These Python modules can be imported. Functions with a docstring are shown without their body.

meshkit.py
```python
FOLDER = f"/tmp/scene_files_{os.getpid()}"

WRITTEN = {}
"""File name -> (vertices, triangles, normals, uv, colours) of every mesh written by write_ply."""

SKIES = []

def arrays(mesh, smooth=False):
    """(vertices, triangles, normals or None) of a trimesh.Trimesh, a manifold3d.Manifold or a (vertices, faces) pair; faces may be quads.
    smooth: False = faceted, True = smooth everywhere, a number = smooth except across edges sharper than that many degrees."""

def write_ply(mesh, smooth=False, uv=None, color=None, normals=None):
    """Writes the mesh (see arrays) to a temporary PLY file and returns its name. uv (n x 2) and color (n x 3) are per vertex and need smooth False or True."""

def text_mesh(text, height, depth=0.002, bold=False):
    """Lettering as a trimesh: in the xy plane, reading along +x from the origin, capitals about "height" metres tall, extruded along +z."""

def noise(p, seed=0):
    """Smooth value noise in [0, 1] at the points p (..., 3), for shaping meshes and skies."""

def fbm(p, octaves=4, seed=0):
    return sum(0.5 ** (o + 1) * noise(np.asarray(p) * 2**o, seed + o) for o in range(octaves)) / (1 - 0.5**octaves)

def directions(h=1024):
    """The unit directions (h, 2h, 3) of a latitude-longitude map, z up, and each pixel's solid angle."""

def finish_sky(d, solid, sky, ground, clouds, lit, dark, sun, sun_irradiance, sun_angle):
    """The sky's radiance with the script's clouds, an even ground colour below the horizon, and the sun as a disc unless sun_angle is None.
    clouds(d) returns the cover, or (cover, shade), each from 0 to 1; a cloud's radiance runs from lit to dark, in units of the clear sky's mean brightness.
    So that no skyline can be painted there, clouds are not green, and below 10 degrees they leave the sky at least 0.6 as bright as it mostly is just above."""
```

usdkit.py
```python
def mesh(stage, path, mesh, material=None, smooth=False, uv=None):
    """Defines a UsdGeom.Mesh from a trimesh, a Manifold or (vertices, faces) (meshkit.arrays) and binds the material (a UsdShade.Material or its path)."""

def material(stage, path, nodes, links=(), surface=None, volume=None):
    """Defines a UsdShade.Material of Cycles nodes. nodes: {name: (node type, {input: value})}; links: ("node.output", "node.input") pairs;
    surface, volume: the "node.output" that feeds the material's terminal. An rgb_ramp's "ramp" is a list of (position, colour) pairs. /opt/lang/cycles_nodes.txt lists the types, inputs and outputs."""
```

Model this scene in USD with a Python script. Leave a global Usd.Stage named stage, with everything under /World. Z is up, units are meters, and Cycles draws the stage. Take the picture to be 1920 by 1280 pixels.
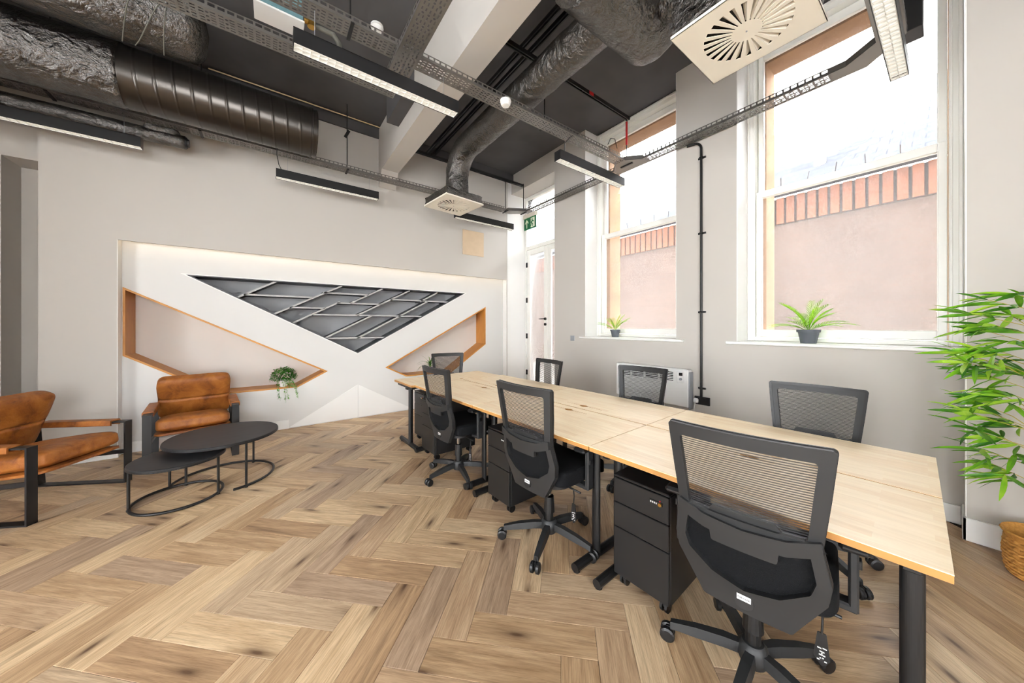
import math, random
import numpy as np, trimesh, usdkit, meshkit
from pxr import Usd, UsdGeom, UsdLux, Gf, Sdf
from shapely.geometry import Polygon, LineString, Point, box as sbox
from shapely.ops import unary_union
from shapely import affinity
PI = math.pi
stage = Usd.Stage.CreateInMemory()
UsdGeom.SetStageUpAxis(stage, 'Z'); UsdGeom.SetStageMetersPerUnit(stage, 1.0)
UsdGeom.Xform.Define(stage, '/World')

# ---------------------------------------------------------------- camera, sky, exposure
H, FPX, TH, Y0 = 1.40, 611.0, math.radians(36.4), 611.5
cam = UsdGeom.Camera.Define(stage, '/World/camera')
cam.CreateHorizontalApertureAttr(36.0); cam.CreateVerticalApertureAttr(24.0)
cam.CreateFocalLengthAttr(36.0 * FPX / 1920)
cam.CreateVerticalApertureOffsetAttr((Y0 - 640) / 1920 * 36.0)
cam.CreateClippingRangeAttr(Gf.Vec2f(0.05, 200))
cam.AddTranslateOp().Set(Gf.Vec3d(0, 0, H)); cam.AddRotateXYZOp().Set(Gf.Vec3f(90, 0, -math.degrees(TH)))
cam.CreateExposureAttr(0.12)
dome = UsdLux.DomeLight.Define(stage, '/World/sky')
dome.CreateIntensityAttr(5.2); dome.CreateColorAttr(Gf.Vec3f(0.96, 0.98, 1.0))
LAMP = 0.9      # strength of the lamps' diffusers
LED = 3.6       # strength of the hidden strips in the wall recess

# ---------------------------------------------------------------- helpers
used = {}
def numbered(parent, name):
    k = (parent, name); n = used.get(k, 0); used[k] = n + 1
    return name if n == 0 else f'{name}_{n:03d}'
def path_of(parent): return '/World' if parent is None else str(parent.GetPath())
def tag(p, label=None, cat=None, group=None, kind=None):
    for k, v in (('label', label), ('category', cat), ('group', group), ('kind', kind)):
        if v: p.SetCustomDataByKey(k, v)
    return p
def thing(name, label=None, cat=None, loc=(0, 0, 0), rot=0.0, group=None, kind=None):
    x = UsdGeom.Xform.Define(stage, '/World/' + numbered('/World', name))
    x.AddTranslateOp().Set(Gf.Vec3d(*map(float, loc))); x.AddRotateZOp().Set(float(rot))
    return tag(x.GetPrim(), label, cat, group, kind)
def obj(name, mesh, mat, parent=None, smooth=False, label=None, cat=None, group=None, kind=None, uv=None):
    pp = path_of(parent)
    m = usdkit.mesh(stage, pp + '/' + numbered(pp, name), mesh, MAT[mat], smooth=smooth, uv=uv)
    return tag(m.GetPrim(), label, cat, group, kind)
def T(m, off=(0, 0, 0), rz=0, ry=0, rx=0):
    m = m.copy()
    for a, ax in ((rx, (1, 0, 0)), (ry, (0, 1, 0)), (rz, (0, 0, 1))):
        if a: m.apply_transform(trimesh.transformations.rotation_matrix(math.radians(a), ax))
    m.apply_translation(off); return m
def cat(*ms):
    l = []
    for m in ms: l += list(m) if isinstance(m, (list, tuple)) else [m]
    return trimesh.util.concatenate(l)
def bx(x0, x1, y0, y1, z0, z1, b=0.0):
    x0, x1 = sorted((x0, x1)); y0, y1 = sorted((y0, y1)); z0, z1 = sorted((z0, z1))
    if b <= 0:
        return trimesh.creation.box(extents=(x1 - x0, y1 - y0, z1 - z0), transform=trimesh.transformations.translation_matrix(((x0 + x1) / 2, (y0 + y1) / 2, (z0 + z1) / 2)))
    b = min(b, (x1 - x0) * .45, (y1 - y0) * .45, (z1 - z0) * .45); pts = []
    for x, sx in ((x0, 1), (x1, -1)):
        for y, sy in ((y0, 1), (y1, -1)):
            for z, sz in ((z0, 1), (z1, -1)):
                pts += [(x, y + sy * b, z + sz * b), (x + sx * b, y, z + sz * b), (x + sx * b, y + sy * b, z)]
    return trimesh.convex.convex_hull(np.array(pts))
def tube(pts, r, n=10, closed=False, cap=True):
    p = np.asarray(pts, float); m = len(p)
    r = np.broadcast_to(np.asarray(r, float), (m,))
    if closed: t = np.roll(p, -1, 0) - np.roll(p, 1, 0)
    else: t = np.gradient(p, axis=0)
    t /= np.linalg.norm(t, axis=1, keepdims=True) + 1e-12
    a = np.cross(t[0], (0, 0, 1) if abs(t[0][2]) < .9 else (1, 0, 0)); a /= np.linalg.norm(a)
    ang = np.arange(n) * 2 * PI / n; V = []
    for i in range(m):
        a = a - t[i] * (a @ t[i]); a /= np.linalg.norm(a); b = np.cross(t[i], a)
        V.append(p[i] + r[i] * (np.cos(ang)[:, None] * a + np.sin(ang)[:, None] * b))
    V = np.vstack(V); F = []
    for i in range(m if closed else m - 1):
        k = (i + 1) % m
        for j in range(n):
            q = (j + 1) % n; F += [(i * n + j, i * n + q, k * n + q), (i * n + j, k * n + q, k * n + j)]
    if cap and not closed:
        V = np.vstack([V, p[0], p[-1]]); c0, c1 = len(V) - 2, len(V) - 1
        for j in range(n):
            q = (j + 1) % n; F += [(c0, q, j), (c1, (m - 1) * n + j, (m - 1) * n + q)]
    return trimesh.Trimesh(V, F, process=False)
def rod(a, b, r, n=10): return tube([a, b], r, n)
def lathe(prof, n=24):
    pr = np.array(prof, float); m = len(pr); ang = np.arange(n) * 2 * PI / n
    V = np.vstack([np.c_[pr[i, 0] * np.cos(ang), pr[i, 0] * np.sin(ang), np.full(n, pr[i, 1])] for i in range(m)]); F = []
    for i in range(m - 1):
        for j in range(n):
            q = (j + 1) % n; F += [(i * n + j, i * n + q, (i + 1) * n + q), (i * n + j, (i + 1) * n + q, (i + 1) * n + j)]
    return trimesh.Trimesh(V, F, process=False)
def ext(poly, z0, z1):
    gs = getattr(poly, 'geoms', [poly]); out = []
    for g in gs:
        if g.is_empty or g.area < 1e-9: continue
        m = trimesh.creation.extrude_polygon(g, z1 - z0, engine='earcut'); m.apply_translation((0, 0, z0)); out.append(m)
    return cat(out)
def on_y(m, y):           # a mesh drawn in (x, z) and extruded 0..t: stands in the plane y, growing towards +y
    v = np.array(m.vertices); m = m.copy(); m.vertices = np.c_[v[:, 0], y + v[:, 2], v[:, 1]]; m.invert(); return m
def on_x(m, x):           # drawn in (y, z), extruded towards +x
    v = np.array(m.vertices); m = m.copy(); m.vertices = np.c_[x + v[:, 2], v[:, 0], v[:, 1]]; return m
def sup(ax, ay, az, e1, e2, nu=40, nv=20):
    u = np.linspace(-PI, PI, nu, endpoint=False); v = np.linspace(-PI / 2, PI / 2, nv)
    f = lambda w, e: np.sign(w) * np.abs(w) ** e
    V = []
    for b in v:
        V.append(np.c_[ax * f(np.cos(b), e1) * f(np.cos(u), e2), ay * f(np.cos(b), e1) * f(np.sin(u), e2), np.full(nu, az * f(np.sin(b), e1))])
    V = np.vstack(V); F = []
    for i in range(nv - 1):
        for j in range(nu):
            q = (j + 1) % nu; F += [(i * nu + j, i * nu + q, (i + 1) * nu + q), (i * nu + j, (i + 1) * nu + q, (i + 1) * nu + j)]
    return trimesh.Trimesh(V, F, process=False)
def arc(cx, cy, r, a0, a1, n): return [(cx + r * math.cos(a), cy + r * math.sin(a)) for a in np.radians(np.linspace(a0, a1, n))]
fw = np.array([math.sin(TH), math.cos(TH), 0]); rt = np.array([math.cos(TH), -math.sin(TH), 0]); EYE = np.array([0, 0, H])
def ray(u, v): return fw + rt * (u - 960) / FPX + np.array([0, 0, 1]) * (Y0 - v) / FPX
def atY(u, v, y): d = ray(u, v); return EYE + d * (y / d[1])       # measured once from the photograph: where a drawn outline lies on a plane of the room

# ---------------------------------------------------------------- materials
MAT = {}
def lin(c): return tuple(((x / 255) / 12.92 if x / 255 <= .04045 else ((x / 255 + .055) / 1.055) ** 2.4) for x in c)
def mat(name, nodes, links, surface='p.BSDF'): MAT[name] = usdkit.material(stage, '/World/Looks/' + name, nodes, links, surface=surface)
def plain(name, rgb, rough=.5, metal=0.0, bump=0.0, bscale=60, var=0.0, vscale=6, **kw):
    c = lin(rgb); nodes = {'p': ('principled_bsdf', {'base_color': c, 'roughness': rough, 'metallic': metal, **kw})}; links = []
    if bump or var:
        nodes['tc'] = ('texture_coordinate', {})
    if bump:
        nodes['n'] = ('noise_texture', {'scale': bscale, 'detail': 4.0}); nodes['b'] = ('bump', {'strength': bump, 'distance': .01})
        links += [('tc.object', 'n.vector'), ('n.fac', 'b.height'), ('b.normal', 'p.normal')]
    if var:
        nodes['v'] = ('noise_texture', {'scale': vscale, 'detail': 5.0})
        nodes['r'] = ('rgb_ramp', {'ramp': [(.3, tuple(x * (1 - var) for x in c)), (.7, tuple(min(1, x * (1 + var)) for x in c))]})
        links += [('tc.object', 'v.vector'), ('v.fac', 'r.fac'), ('r.color', 'p.base_color')]
    mat(name, nodes, links)
plain('wall_paint', (195, 190, 183), .85, bump=.04, bscale=180)
plain('trim_paint', (240, 239, 236), .45); plain('panel_white', (222, 221, 218), .6); plain('reveal_white', (246, 245, 242), .6)
plain('frame_paint', (247, 246, 240), .4)
plain('ceiling_paint', (80, 79, 80), .8, bump=.1, bscale=40, var=.12, vscale=3)
plain('black_metal', (20, 20, 21), .42)
plain('black_satin', (26, 26, 27), .42, bump=.05, bscale=300)
plain('tray_metal', (128, 125, 120), .36, metal=.7)
plain('charcoal_plastic', (37, 38, 39), .5, bump=.08, bscale=500)
plain('seat_fabric', (17, 18, 20), .95, bump=.4, bscale=400, specular_ior_level=.2)
plain('chrome', (200, 200, 200), .18, metal=1.0)
plain('white_plastic', (236, 236, 234), .4)
plain('plate_cream', (236, 229, 214), .5)
plain('grey_plastic', (150, 153, 158), .45)
plain('brass', (205, 160, 80), .3, metal=1.0); plain('pale_pipe', (222, 196, 150), .4); plain('hose_grey', (98, 97, 88), .5)
plain('red_paint', (205, 40, 45), .5)
plain('teal_box', (98, 132, 138), .5, var=.12, vscale=20)
plain('shelf_dark', (86, 88, 92), .6)
plain('shelf_edge', (182, 182, 180), .5)
plain('shelf_back', (160, 161, 163), .7)
plain('pot_grey', (92, 97, 104), .6)
plain('soil', (50, 36, 26), .95, bump=.6, bscale=90)
plain('sign_green', (14, 110, 62), .45)
plain('sign_white', (240, 250, 225), .5)
plain('print_white', (225, 225, 225), .6)
plain('beige_board', (208, 184, 154), .7, var=.03, vscale=12)
plain('hall_tan', (214, 205, 188), .85)
plain('louvre', (236, 236, 230), .4)
plain('orange_brick', (146, 98, 72), .9, var=.15, vscale=8); plain('dark_gap', (66, 60, 58), .9)
plain('ground', (150, 146, 140), .9)
plain('lead_grey', (170, 172, 175), .6)
plain('niche_back', (226, 221, 215), .85)
def emit(name, rgb, s):
    mat(name, {'e': ('emission', {'color': lin(rgb), 'strength': s})}, [], 'e.emission')
emit('lamp_glow', (255, 246, 232), LAMP)
emit('led_glow', (255, 226, 180), LED)
# black foil lagging on the ducts
mat('foil', {'tc': ('texture_coordinate', {}), 'm': ('mapping', {'scale': (9, 9, 9)}), 'n': ('noise_texture', {'scale': 1.0, 'detail': 6.0, 'distortion': 1.6}),
             'v': ('noise_texture', {'scale': 26.0, 'detail': 3.0, 'distortion': 2.5}), 'a': ('math', {'math_type': 'multiply_add', 'value2': .35}), 'b': ('bump', {'strength': .85, 'distance': .03}),
             'p': ('principled_bsdf', {'base_color': (.15, .143, .135), 'metallic': .95, 'roughness': .2, 'specular_ior_level': .6})},
    [('tc.object', 'm.vector'), ('m.vector', 'n.vector'), ('tc.object', 'v.vector'), ('v.fac', 'a.value1'), ('n.fac', 'a.value3'), ('a.value', 'b.height'), ('b.normal', 'p.normal')])
plain('spiral_metal', (74, 70, 66), .27, metal=.85)
# wood in plank coordinates (u along, v across, metres)
def wood(name, light, dark, knot, tone, rough=.42, edge=False):
    L, D, K = lin(light), lin(dark), lin(knot)
    s = lambda c: tuple(min(1, x * tone) for x in c)
    mat(name, {'uv': ('uvmap', {'attribute': 'st'}), 'm1': ('mapping', {'scale': (2.2, 26, 1)}), 'm2': ('mapping', {'scale': (7, 150, 1)}), 'm3': ('mapping', {'scale': (1.15, 4.6, 1)}), 'm4': ('mapping', {'scale': (1.3, 16, 1)}),
        'n1': ('noise_texture', {'scale': 1.0, 'detail': 5.0, 'roughness': .6, 'distortion': 1.1}), 'n2': ('noise_texture', {'scale': 1.0, 'detail': 3.0, 'roughness': .7}),
        'n3': ('noise_texture', {'scale': 1.0, 'detail': 2.0}), 'n4': ('noise_texture', {'scale': 1.0, 'detail': 4.0, 'roughness': .65, 'distortion': .8}), 'k': ('voronoi_texture', {'dimensions': '2D', 'scale': 1.0, 'randomness': 1.0}),
        'r1': ('rgb_ramp', {'ramp': [(.25, s(D)), (.48, s(tuple(.45 * a + .55 * b for a, b in zip(D, L)))), (.62, s(L)), (.85, s(tuple(min(1, x * 1.08) for x in L)))]}),
        'r2': ('rgb_ramp', {'ramp': [(.32, (.62, .58, .54)), (.56, (1, 1, 1))]}), 'mul': ('mix_color', {'blend_type': 'multiply', 'fac': .8}),
        'rk': ('rgb_ramp', {'ramp': [(.02, (.95, .95, .95)), (.05, (.6, .6, .6)), (.10, (.22, .22, .22)), (.2, (0, 0, 0))]}), 'kb': ('rgb_to_bw', {}),
        'r4': ('rgb_ramp', {'ramp': [(.60, (0, 0, 0)), (.72, (.75, .75, .75))]}), 'cb': ('rgb_to_bw', {}), 'mc': ('mix_color', {'b': s(tuple(.6 * x for x in D))}), 'mk': ('mix_color', {'b': s(K)}),
        'b': ('bump', {'strength': .12, 'distance': .004}), 'p': ('principled_bsdf', {'roughness': rough, 'specular_ior_level': .35})},
        [('uv.UV', 'm1.vector'), ('uv.UV', 'm2.vector'), ('uv.UV', 'm3.vector'), ('uv.UV', 'm4.vector'), ('m1.vector', 'n1.vector'), ('m2.vector', 'n2.vector'), ('m3.vector', 'k.vector'), ('m4.vector', 'n4.vector'),
         ('n1.fac', 'r1.fac'), ('n2.fac', 'r2.fac'), ('r1.color', 'mul.a'), ('r2.color', 'mul.b'), ('n4.fac', 'r4.fac'), ('r4.color', 'cb.color'), ('cb.val', 'mc.fac'), ('mul.result', 'mc.a'),
         ('k.distance', 'rk.fac'), ('rk.color', 'kb.color'), ('kb.val', 'mk.fac'), ('mc.result', 'mk.a'), ('mk.result', 'p.base_color'), ('n2.fac', 'b.height'), ('b.normal', 'p.normal')])
PLK = []
for i, (l, d, tn) in enumerate([((216, 186, 148), (184, 150, 114), 1.0), ((222, 196, 160), (198, 166, 130), 1.02), ((204, 174, 140), (172, 140, 108), 1.0), ((206, 174, 136), (168, 134, 98), .97),
                                ((194, 166, 138), (160, 132, 106), .95), ((220, 192, 154), (190, 158, 120), 1.05), ((206, 180, 148), (178, 150, 120), 1.0), ((198, 164, 126), (160, 126, 94), .96)]):
    wood(f'oak_plank_{i}', l, d, (92, 66, 46), tn); PLK.append(f'oak_plank_{i}')
# butcher block desk tops: strips along the length
def block(name, light, dark, rough):
    L, D = lin(light), lin(dark)
    mat(name, {'tc': ('texture_coordinate', {}), 'm': ('mapping', {'rotation': (0, 0, PI / 2), 'location': (.37, .11, 0)}), 'br': ('brick_texture', {'scale': 1.0, 'offset': .37, 'brick_width': .34, 'row_height': .043, 'mortar_size': 0.0, 'color1': L, 'color2': D, 'mortar': D, 'bias': -.25}),
               'mg': ('mapping', {'scale': (60, 5, 5)}), 'g': ('noise_texture', {'scale': 1.0, 'detail': 4.0, 'distortion': .6}), 'rg': ('rgb_ramp', {'ramp': [(.3, (.88, .85, .80)), (.6, (1, 1, 1))]}), 'x': ('mix_color', {'blend_type': 'multiply', 'fac': .8}),
               'p': ('principled_bsdf', {'roughness': rough, 'specular_ior_level': .4})},
        [('tc.object', 'm.vector'), ('m.vector', 'br.vector'), ('tc.object', 'mg.vector'), ('mg.vector', 'g.vector'), ('g.fac', 'rg.fac'), ('br.color', 'x.a'), ('rg.color', 'x.b'), ('x.result', 'p.base_color')])
block('desk_oak', (243, 221, 186), (233, 203, 162), .36)
block('desk_edge', (192, 142, 82), (174, 118, 60), .45)
def stained(name, a, b, sc=(3, 3, 40), rough=.45):
    mat(name, {'tc': ('texture_coordinate', {}), 'm': ('mapping', {'scale': sc}), 'n': ('noise_texture', {'scale': 1.0, 'detail': 4.0, 'distortion': .6}), 'r': ('rgb_ramp', {'ramp': [(.3, lin(a)), (.7, lin(b))]}),
               'p': ('principled_bsdf', {'roughness': rough})}, [('tc.object', 'm.vector'), ('m.vector', 'n.vector'), ('n.fac', 'r.fac'), ('r.color', 'p.base_color')])
stained('niche_oak', (190, 126, 52), (206, 144, 68), (4, 60, 6))
stained('black_wood', (28, 29, 31), (40, 41, 44), (3, 40, 20), .5)
stained('wicker', (176, 120, 50), (206, 150, 74), (60, 60, 90), .8)
stained('brown_stone', (122, 92, 64), (146, 112, 80), (4, 4, 4), .9)
mat('leather', {'tc': ('texture_coordinate', {}), 'n': ('noise_texture', {'scale': 7.0, 'detail': 7.0, 'roughness': .62, 'distortion': .5}), 'f': ('noise_texture', {'scale': 160.0, 'detail': 3.0}), 'w': ('noise_texture', {'scale': 16.0, 'detail': 4.0, 'distortion': 2.0}),
                'r': ('rgb_ramp', {'ramp': [(.3, lin((104, 56, 26))), (.46, lin((150, 88, 36))), (.6, lin((170, 105, 44))), (.75, lin((180, 116, 60)))]}), 'a': ('math', {'math_type': 'multiply_add', 'value2': .25}),
                'b': ('bump', {'strength': .25, 'distance': .01}), 'p': ('principled_bsdf', {'roughness': .5, 'specular_ior_level': .4})},
    [('tc.object', 'n.vector'), ('tc.object', 'f.vector'), ('tc.object', 'w.vector'), ('n.fac', 'r.fac'), ('r.color', 'p.base_color'), ('f.fac', 'a.value1'), ('w.fac', 'a.value3'), ('a.value', 'b.height'), ('b.normal', 'p.normal')])
# woven chair mesh: fine horizontal threads with gaps between them
mat('mesh_fabric', {'tc': ('texture_coordinate', {}), 's': ('separate_xyz', {}), 'k': ('math', {'math_type': 'multiply', 'value2': 2 * PI / .0085}), 'sn': ('math', {'math_type': 'sine'}), 'gt': ('map_range', {'from_min': -.25, 'from_max': .25, 'to_min': .32, 'to_max': .86, 'clamp': True}),
                    't': ('transparent_bsdf', {}), 'd': ('principled_bsdf', {'base_color': (.022, .022, .024), 'roughness': .7}), 'mx': ('mix_closure', {})},
    [('tc.object', 's.vector'), ('s.z', 'k.value1'), ('k.value', 'sn.value1'), ('sn.value', 'gt.value'), ('gt.result', 'mx.fac'), ('t.BSDF', 'mx.closure1'), ('d.BSDF', 'mx.closure2')], 'mx.closure')
def glass(name, film, tint=(1, 1, 1), rg=.02, ior=1.45):
    mat(name, {'t': ('transparent_bsdf', {'color': tint}), 'g': ('glossy_bsdf', {'color': (1, 1, 1), 'roughness': rg}), 'f': ('fresnel', {'IOR': ior}), 'mx': ('mix_closure', {}), 'tr': ('translucent_bsdf', {'color': (.93, .93, .93)}), 'm2': ('mix_closure', {'fac': film})},
        [('f.fac', 'mx.fac'), ('t.BSDF', 'mx.closure1'), ('g.BSDF', 'mx.closure2'), ('mx.closure', 'm2.closure1'), ('tr.BSDF', 'm2.closure2')], 'm2.closure')
glass('glass_clear', .03, ior=1.25); glass('glass_film', .06, rg=.5, ior=1.3)
def leaf(name, a, b, tr=.35):
    mat(name, {'tc': ('texture_coordinate', {}), 'n': ('noise_texture', {'scale': 9.0, 'detail': 2.0}), 'r': ('rgb_ramp', {'ramp': [(.35, lin(a)), (.65, lin(b))]}), 'd': ('principled_bsdf', {'roughness': .4}), 't': ('translucent_bsdf', {}), 'mx': ('mix_closure', {'fac': tr})},
        [('tc.object', 'n.vector'), ('n.fac', 'r.fac'), ('r.color', 'd.base_color'), ('r.color', 't.color'), ('d.BSDF', 'mx.closure1'), ('t.BSDF', 'mx.closure2')], 'mx.closure')
leaf('bamboo_leaf', (54, 120, 22), (122, 182, 38)); leaf('bamboo_dark', (34, 98, 22), (76, 140, 30)); leaf('bamboo_lime', (128, 188, 40), (176, 214, 66))
leaf('fern_green', (120, 190, 30), (180, 226, 60), .5); leaf('vine_green', (30, 118, 24), (84, 164, 48)); leaf('vine_pale', (110, 170, 80), (150, 196, 116))
plain('twig', (176, 160, 70), .6)
# brick and slate of the building across the lane (too hazy to tell pieces apart)
mat('brick', {'tc': ('texture_coordinate', {}), 'm': ('mapping', {'rotation': (PI / 2, 0, PI / 2)}), 'sx': ('separate_xyz', {}), 'cx': ('combine_xyz', {}), 'br': ('brick_texture', {'scale': 1.0, 'brick_width': .225, 'row_height': .075, 'mortar_size': .01, 'color1': lin((130, 113, 105)), 'color2': lin((118, 103, 96)), 'mortar': lin((132, 124, 118))}),
              'n': ('noise_texture', {'scale': .8, 'detail': 5.0}), 'rn': ('rgb_ramp', {'ramp': [(.35, (.72, .72, .74)), (.65, (1, 1, 1))]}), 'x': ('mix_color', {'blend_type': 'multiply', 'fac': .8}), 'p': ('principled_bsdf', {'roughness': .95, 'specular_ior_level': .1})},
    [('tc.object', 'sx.vector'), ('sx.y', 'cx.x'), ('sx.z', 'cx.y'), ('cx.vector', 'br.vector'), ('tc.object', 'n.vector'), ('n.fac', 'rn.fac'), ('br.color', 'x.a'), ('rn.color', 'x.b'), ('x.result', 'p.base_color')])
mat('slate', {'tc': ('texture_coordinate', {}), 'sx': ('separate_xyz', {}), 'cx': ('combine_xyz', {}), 'br': ('brick_texture', {'scale': 1.0, 'brick_width': .3, 'row_height': .22, 'mortar_size': .008, 'color1': lin((90, 96, 106)), 'color2': lin((82, 88, 98)), 'mortar': lin((66, 70, 78))}), 'p': ('principled_bsdf', {'roughness': .9, 'specular_ior_level': .05})},
    [('tc.object', 'sx.vector'), ('sx.y', 'cx.x'), ('sx.x', 'cx.y'), ('cx.vector', 'br.vector'), ('br.color', 'p.base_color')])

# ---------------------------------------------------------------- the room shell
ZC, XW, YF, YR = 4.45, 3.92, 5.30, 5.42       # ceiling, window wall, front of the back wall, back of its recess
RX0, RX1, RZ = -1.33, 3.77, 2.325             # the recess
XL, YB = -4.5, -3.5
def struct(name, mesh, m, parent=None, **k): return obj(name, mesh, m, parent, kind=None if parent else 'structure', **k)
def xz(pts, y=YR): return [(float(p[0]), float(p[2])) for p in (atY(u, v, y) for u, v in pts)]
# herringbone floor, one plank at a time
PL, PW = .573, .155; A_ = np.array([-1, -1]) / 2 ** .5; B_ = np.array([1, -1]) / 2 ** .5; P0 = np.array([.553, 1.803])
room = Polygon([(XL, YB), (3.66, YB), (3.66, -.06), (XW, -.06), (XW, 4.08), (4.3, 4.08), (4.3, 5.34), (3.77, 5.34), (3.77, YR), (RX0, YR), (RX0, YF), (-1.834, YF), (-1.834, 5.82), (-2.12, 5.82), (-2.12, 5.5), (XL, 5.5)])
rng = random.Random(4); planks = []
for j in range(-9, 9):
    for k in range(-40, 40):
        P = P0 + np.array([k * PW * 2 ** .5, -j * PL * 2 ** .5])
        for o, a, b in ((P, A_, B_), (P + PW * B_ + (PL - PW) * A_, B_, A_)):
            q = Polygon([o + s * a + t * b for s, t in ((.0006, .0006), (PL - .0006, .0006), (PL - .0006, PW - .0006), (.0006, PW - .0006))])
            if not q.intersects(room): continue
            q = q.intersection(room)
            if q.geom_type == 'Polygon' and q.area > .0005: planks.append((q, o, a, b, rng.randrange(8), rng.random() * 40, rng.random() * 40))
def plank_mesh(q, o, a, b, u0, v0):
    inn = q.buffer(-.0012, join_style=2)
    q = trimesh.path.polygons.Polygon(q.exterior) if False else q
    c = np.array(q.exterior.coords)[:-1]; ci = np.array(inn.exterior.coords)[:-1] if inn.geom_type == 'Polygon' and not inn.is_empty else c
    if len(ci) != len(c): ci = c + (c.mean(0) - c) * .01
    else:
        ci = np.array([ci[np.argmin(((ci - p) ** 2).sum(1))] for p in c])
    if Polygon(c).exterior.is_ccw is False: c, ci = c[::-1], ci[::-1]
    n = len(c); V = np.vstack([np.c_[ci, np.zeros(n)], np.c_[c, np.full(n, -.0012)], np.c_[c, np.full(n, -.008)]])
    F = []
    if n == 4 or Polygon(ci).convex_hull.area - Polygon(ci).area < 1e-6: F += [(0, i, i + 1) for i in range(1, n - 1)]
    else:
        tv, tf = trimesh.creation.triangulate_polygon(Polygon(ci), engine='earcut')
        base = len(V); V = np.vstack([V, np.c_[tv, np.zeros(len(tv))]]); F += [(base + x, base + y, base + z) for x, y, z in tf]
    for i in range(n):
        q2 = (i + 1) % n
        for r in (0, 1): F += [(r * n + i, (r + 1) * n + i, (r + 1) * n + q2), (r * n + i, (r + 1) * n + q2, r * n + q2)]
    rel = V[:, :2] - o
    return V, np.array(F), np.c_[rel @ a + u0, rel @ b + v0]
def seen(q):
    c = np.array(q.centroid.coords[0] + (0,)) - EYE; z = c @ fw
    if z < .3: return None
    u, v = 960 + FPX * (c @ rt) / z, Y0 - FPX * c[2] / z
    return z if -60 < u < 1980 and v < 1400 else None
floor = thing('floor', kind='structure')
obj('subfloor', bx(XL - .2, 4.6, YB - .2, 5.95, -.12, -.006), 'soil', floor)
vis = sorted((p for p in planks if seen(p[0]) is not None), key=lambda p: seen(p[0]))
near = vis[:300]; ids = {id(p) for p in near}
for q, o, a, b, t, u0, v0 in near:
    V, F, uv = plank_mesh(q, o, a, b, u0, v0); obj('plank', (V, F), PLK[t], floor, uv=uv)
for t in range(8):
    Vs, Fs, Us, n = [], [], [], 0
    for p in planks:
        if id(p) in ids or p[4] != t: continue
        V, F, uv = plank_mesh(p[0], p[1], p[2], p[3], p[5], p[6]); Vs.append(V); Fs.append(F + n); Us.append(uv); n += len(V)
    obj('far_planks', (np.vstack(Vs), np.vstack(Fs)), PLK[t], floor, uv=np.vstack(Us), kind='stuff')
struct('ceiling', bx(XL - .2, 4.6, YB - .2, 5.95, ZC, ZC + .15), 'ceiling_paint')
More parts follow.
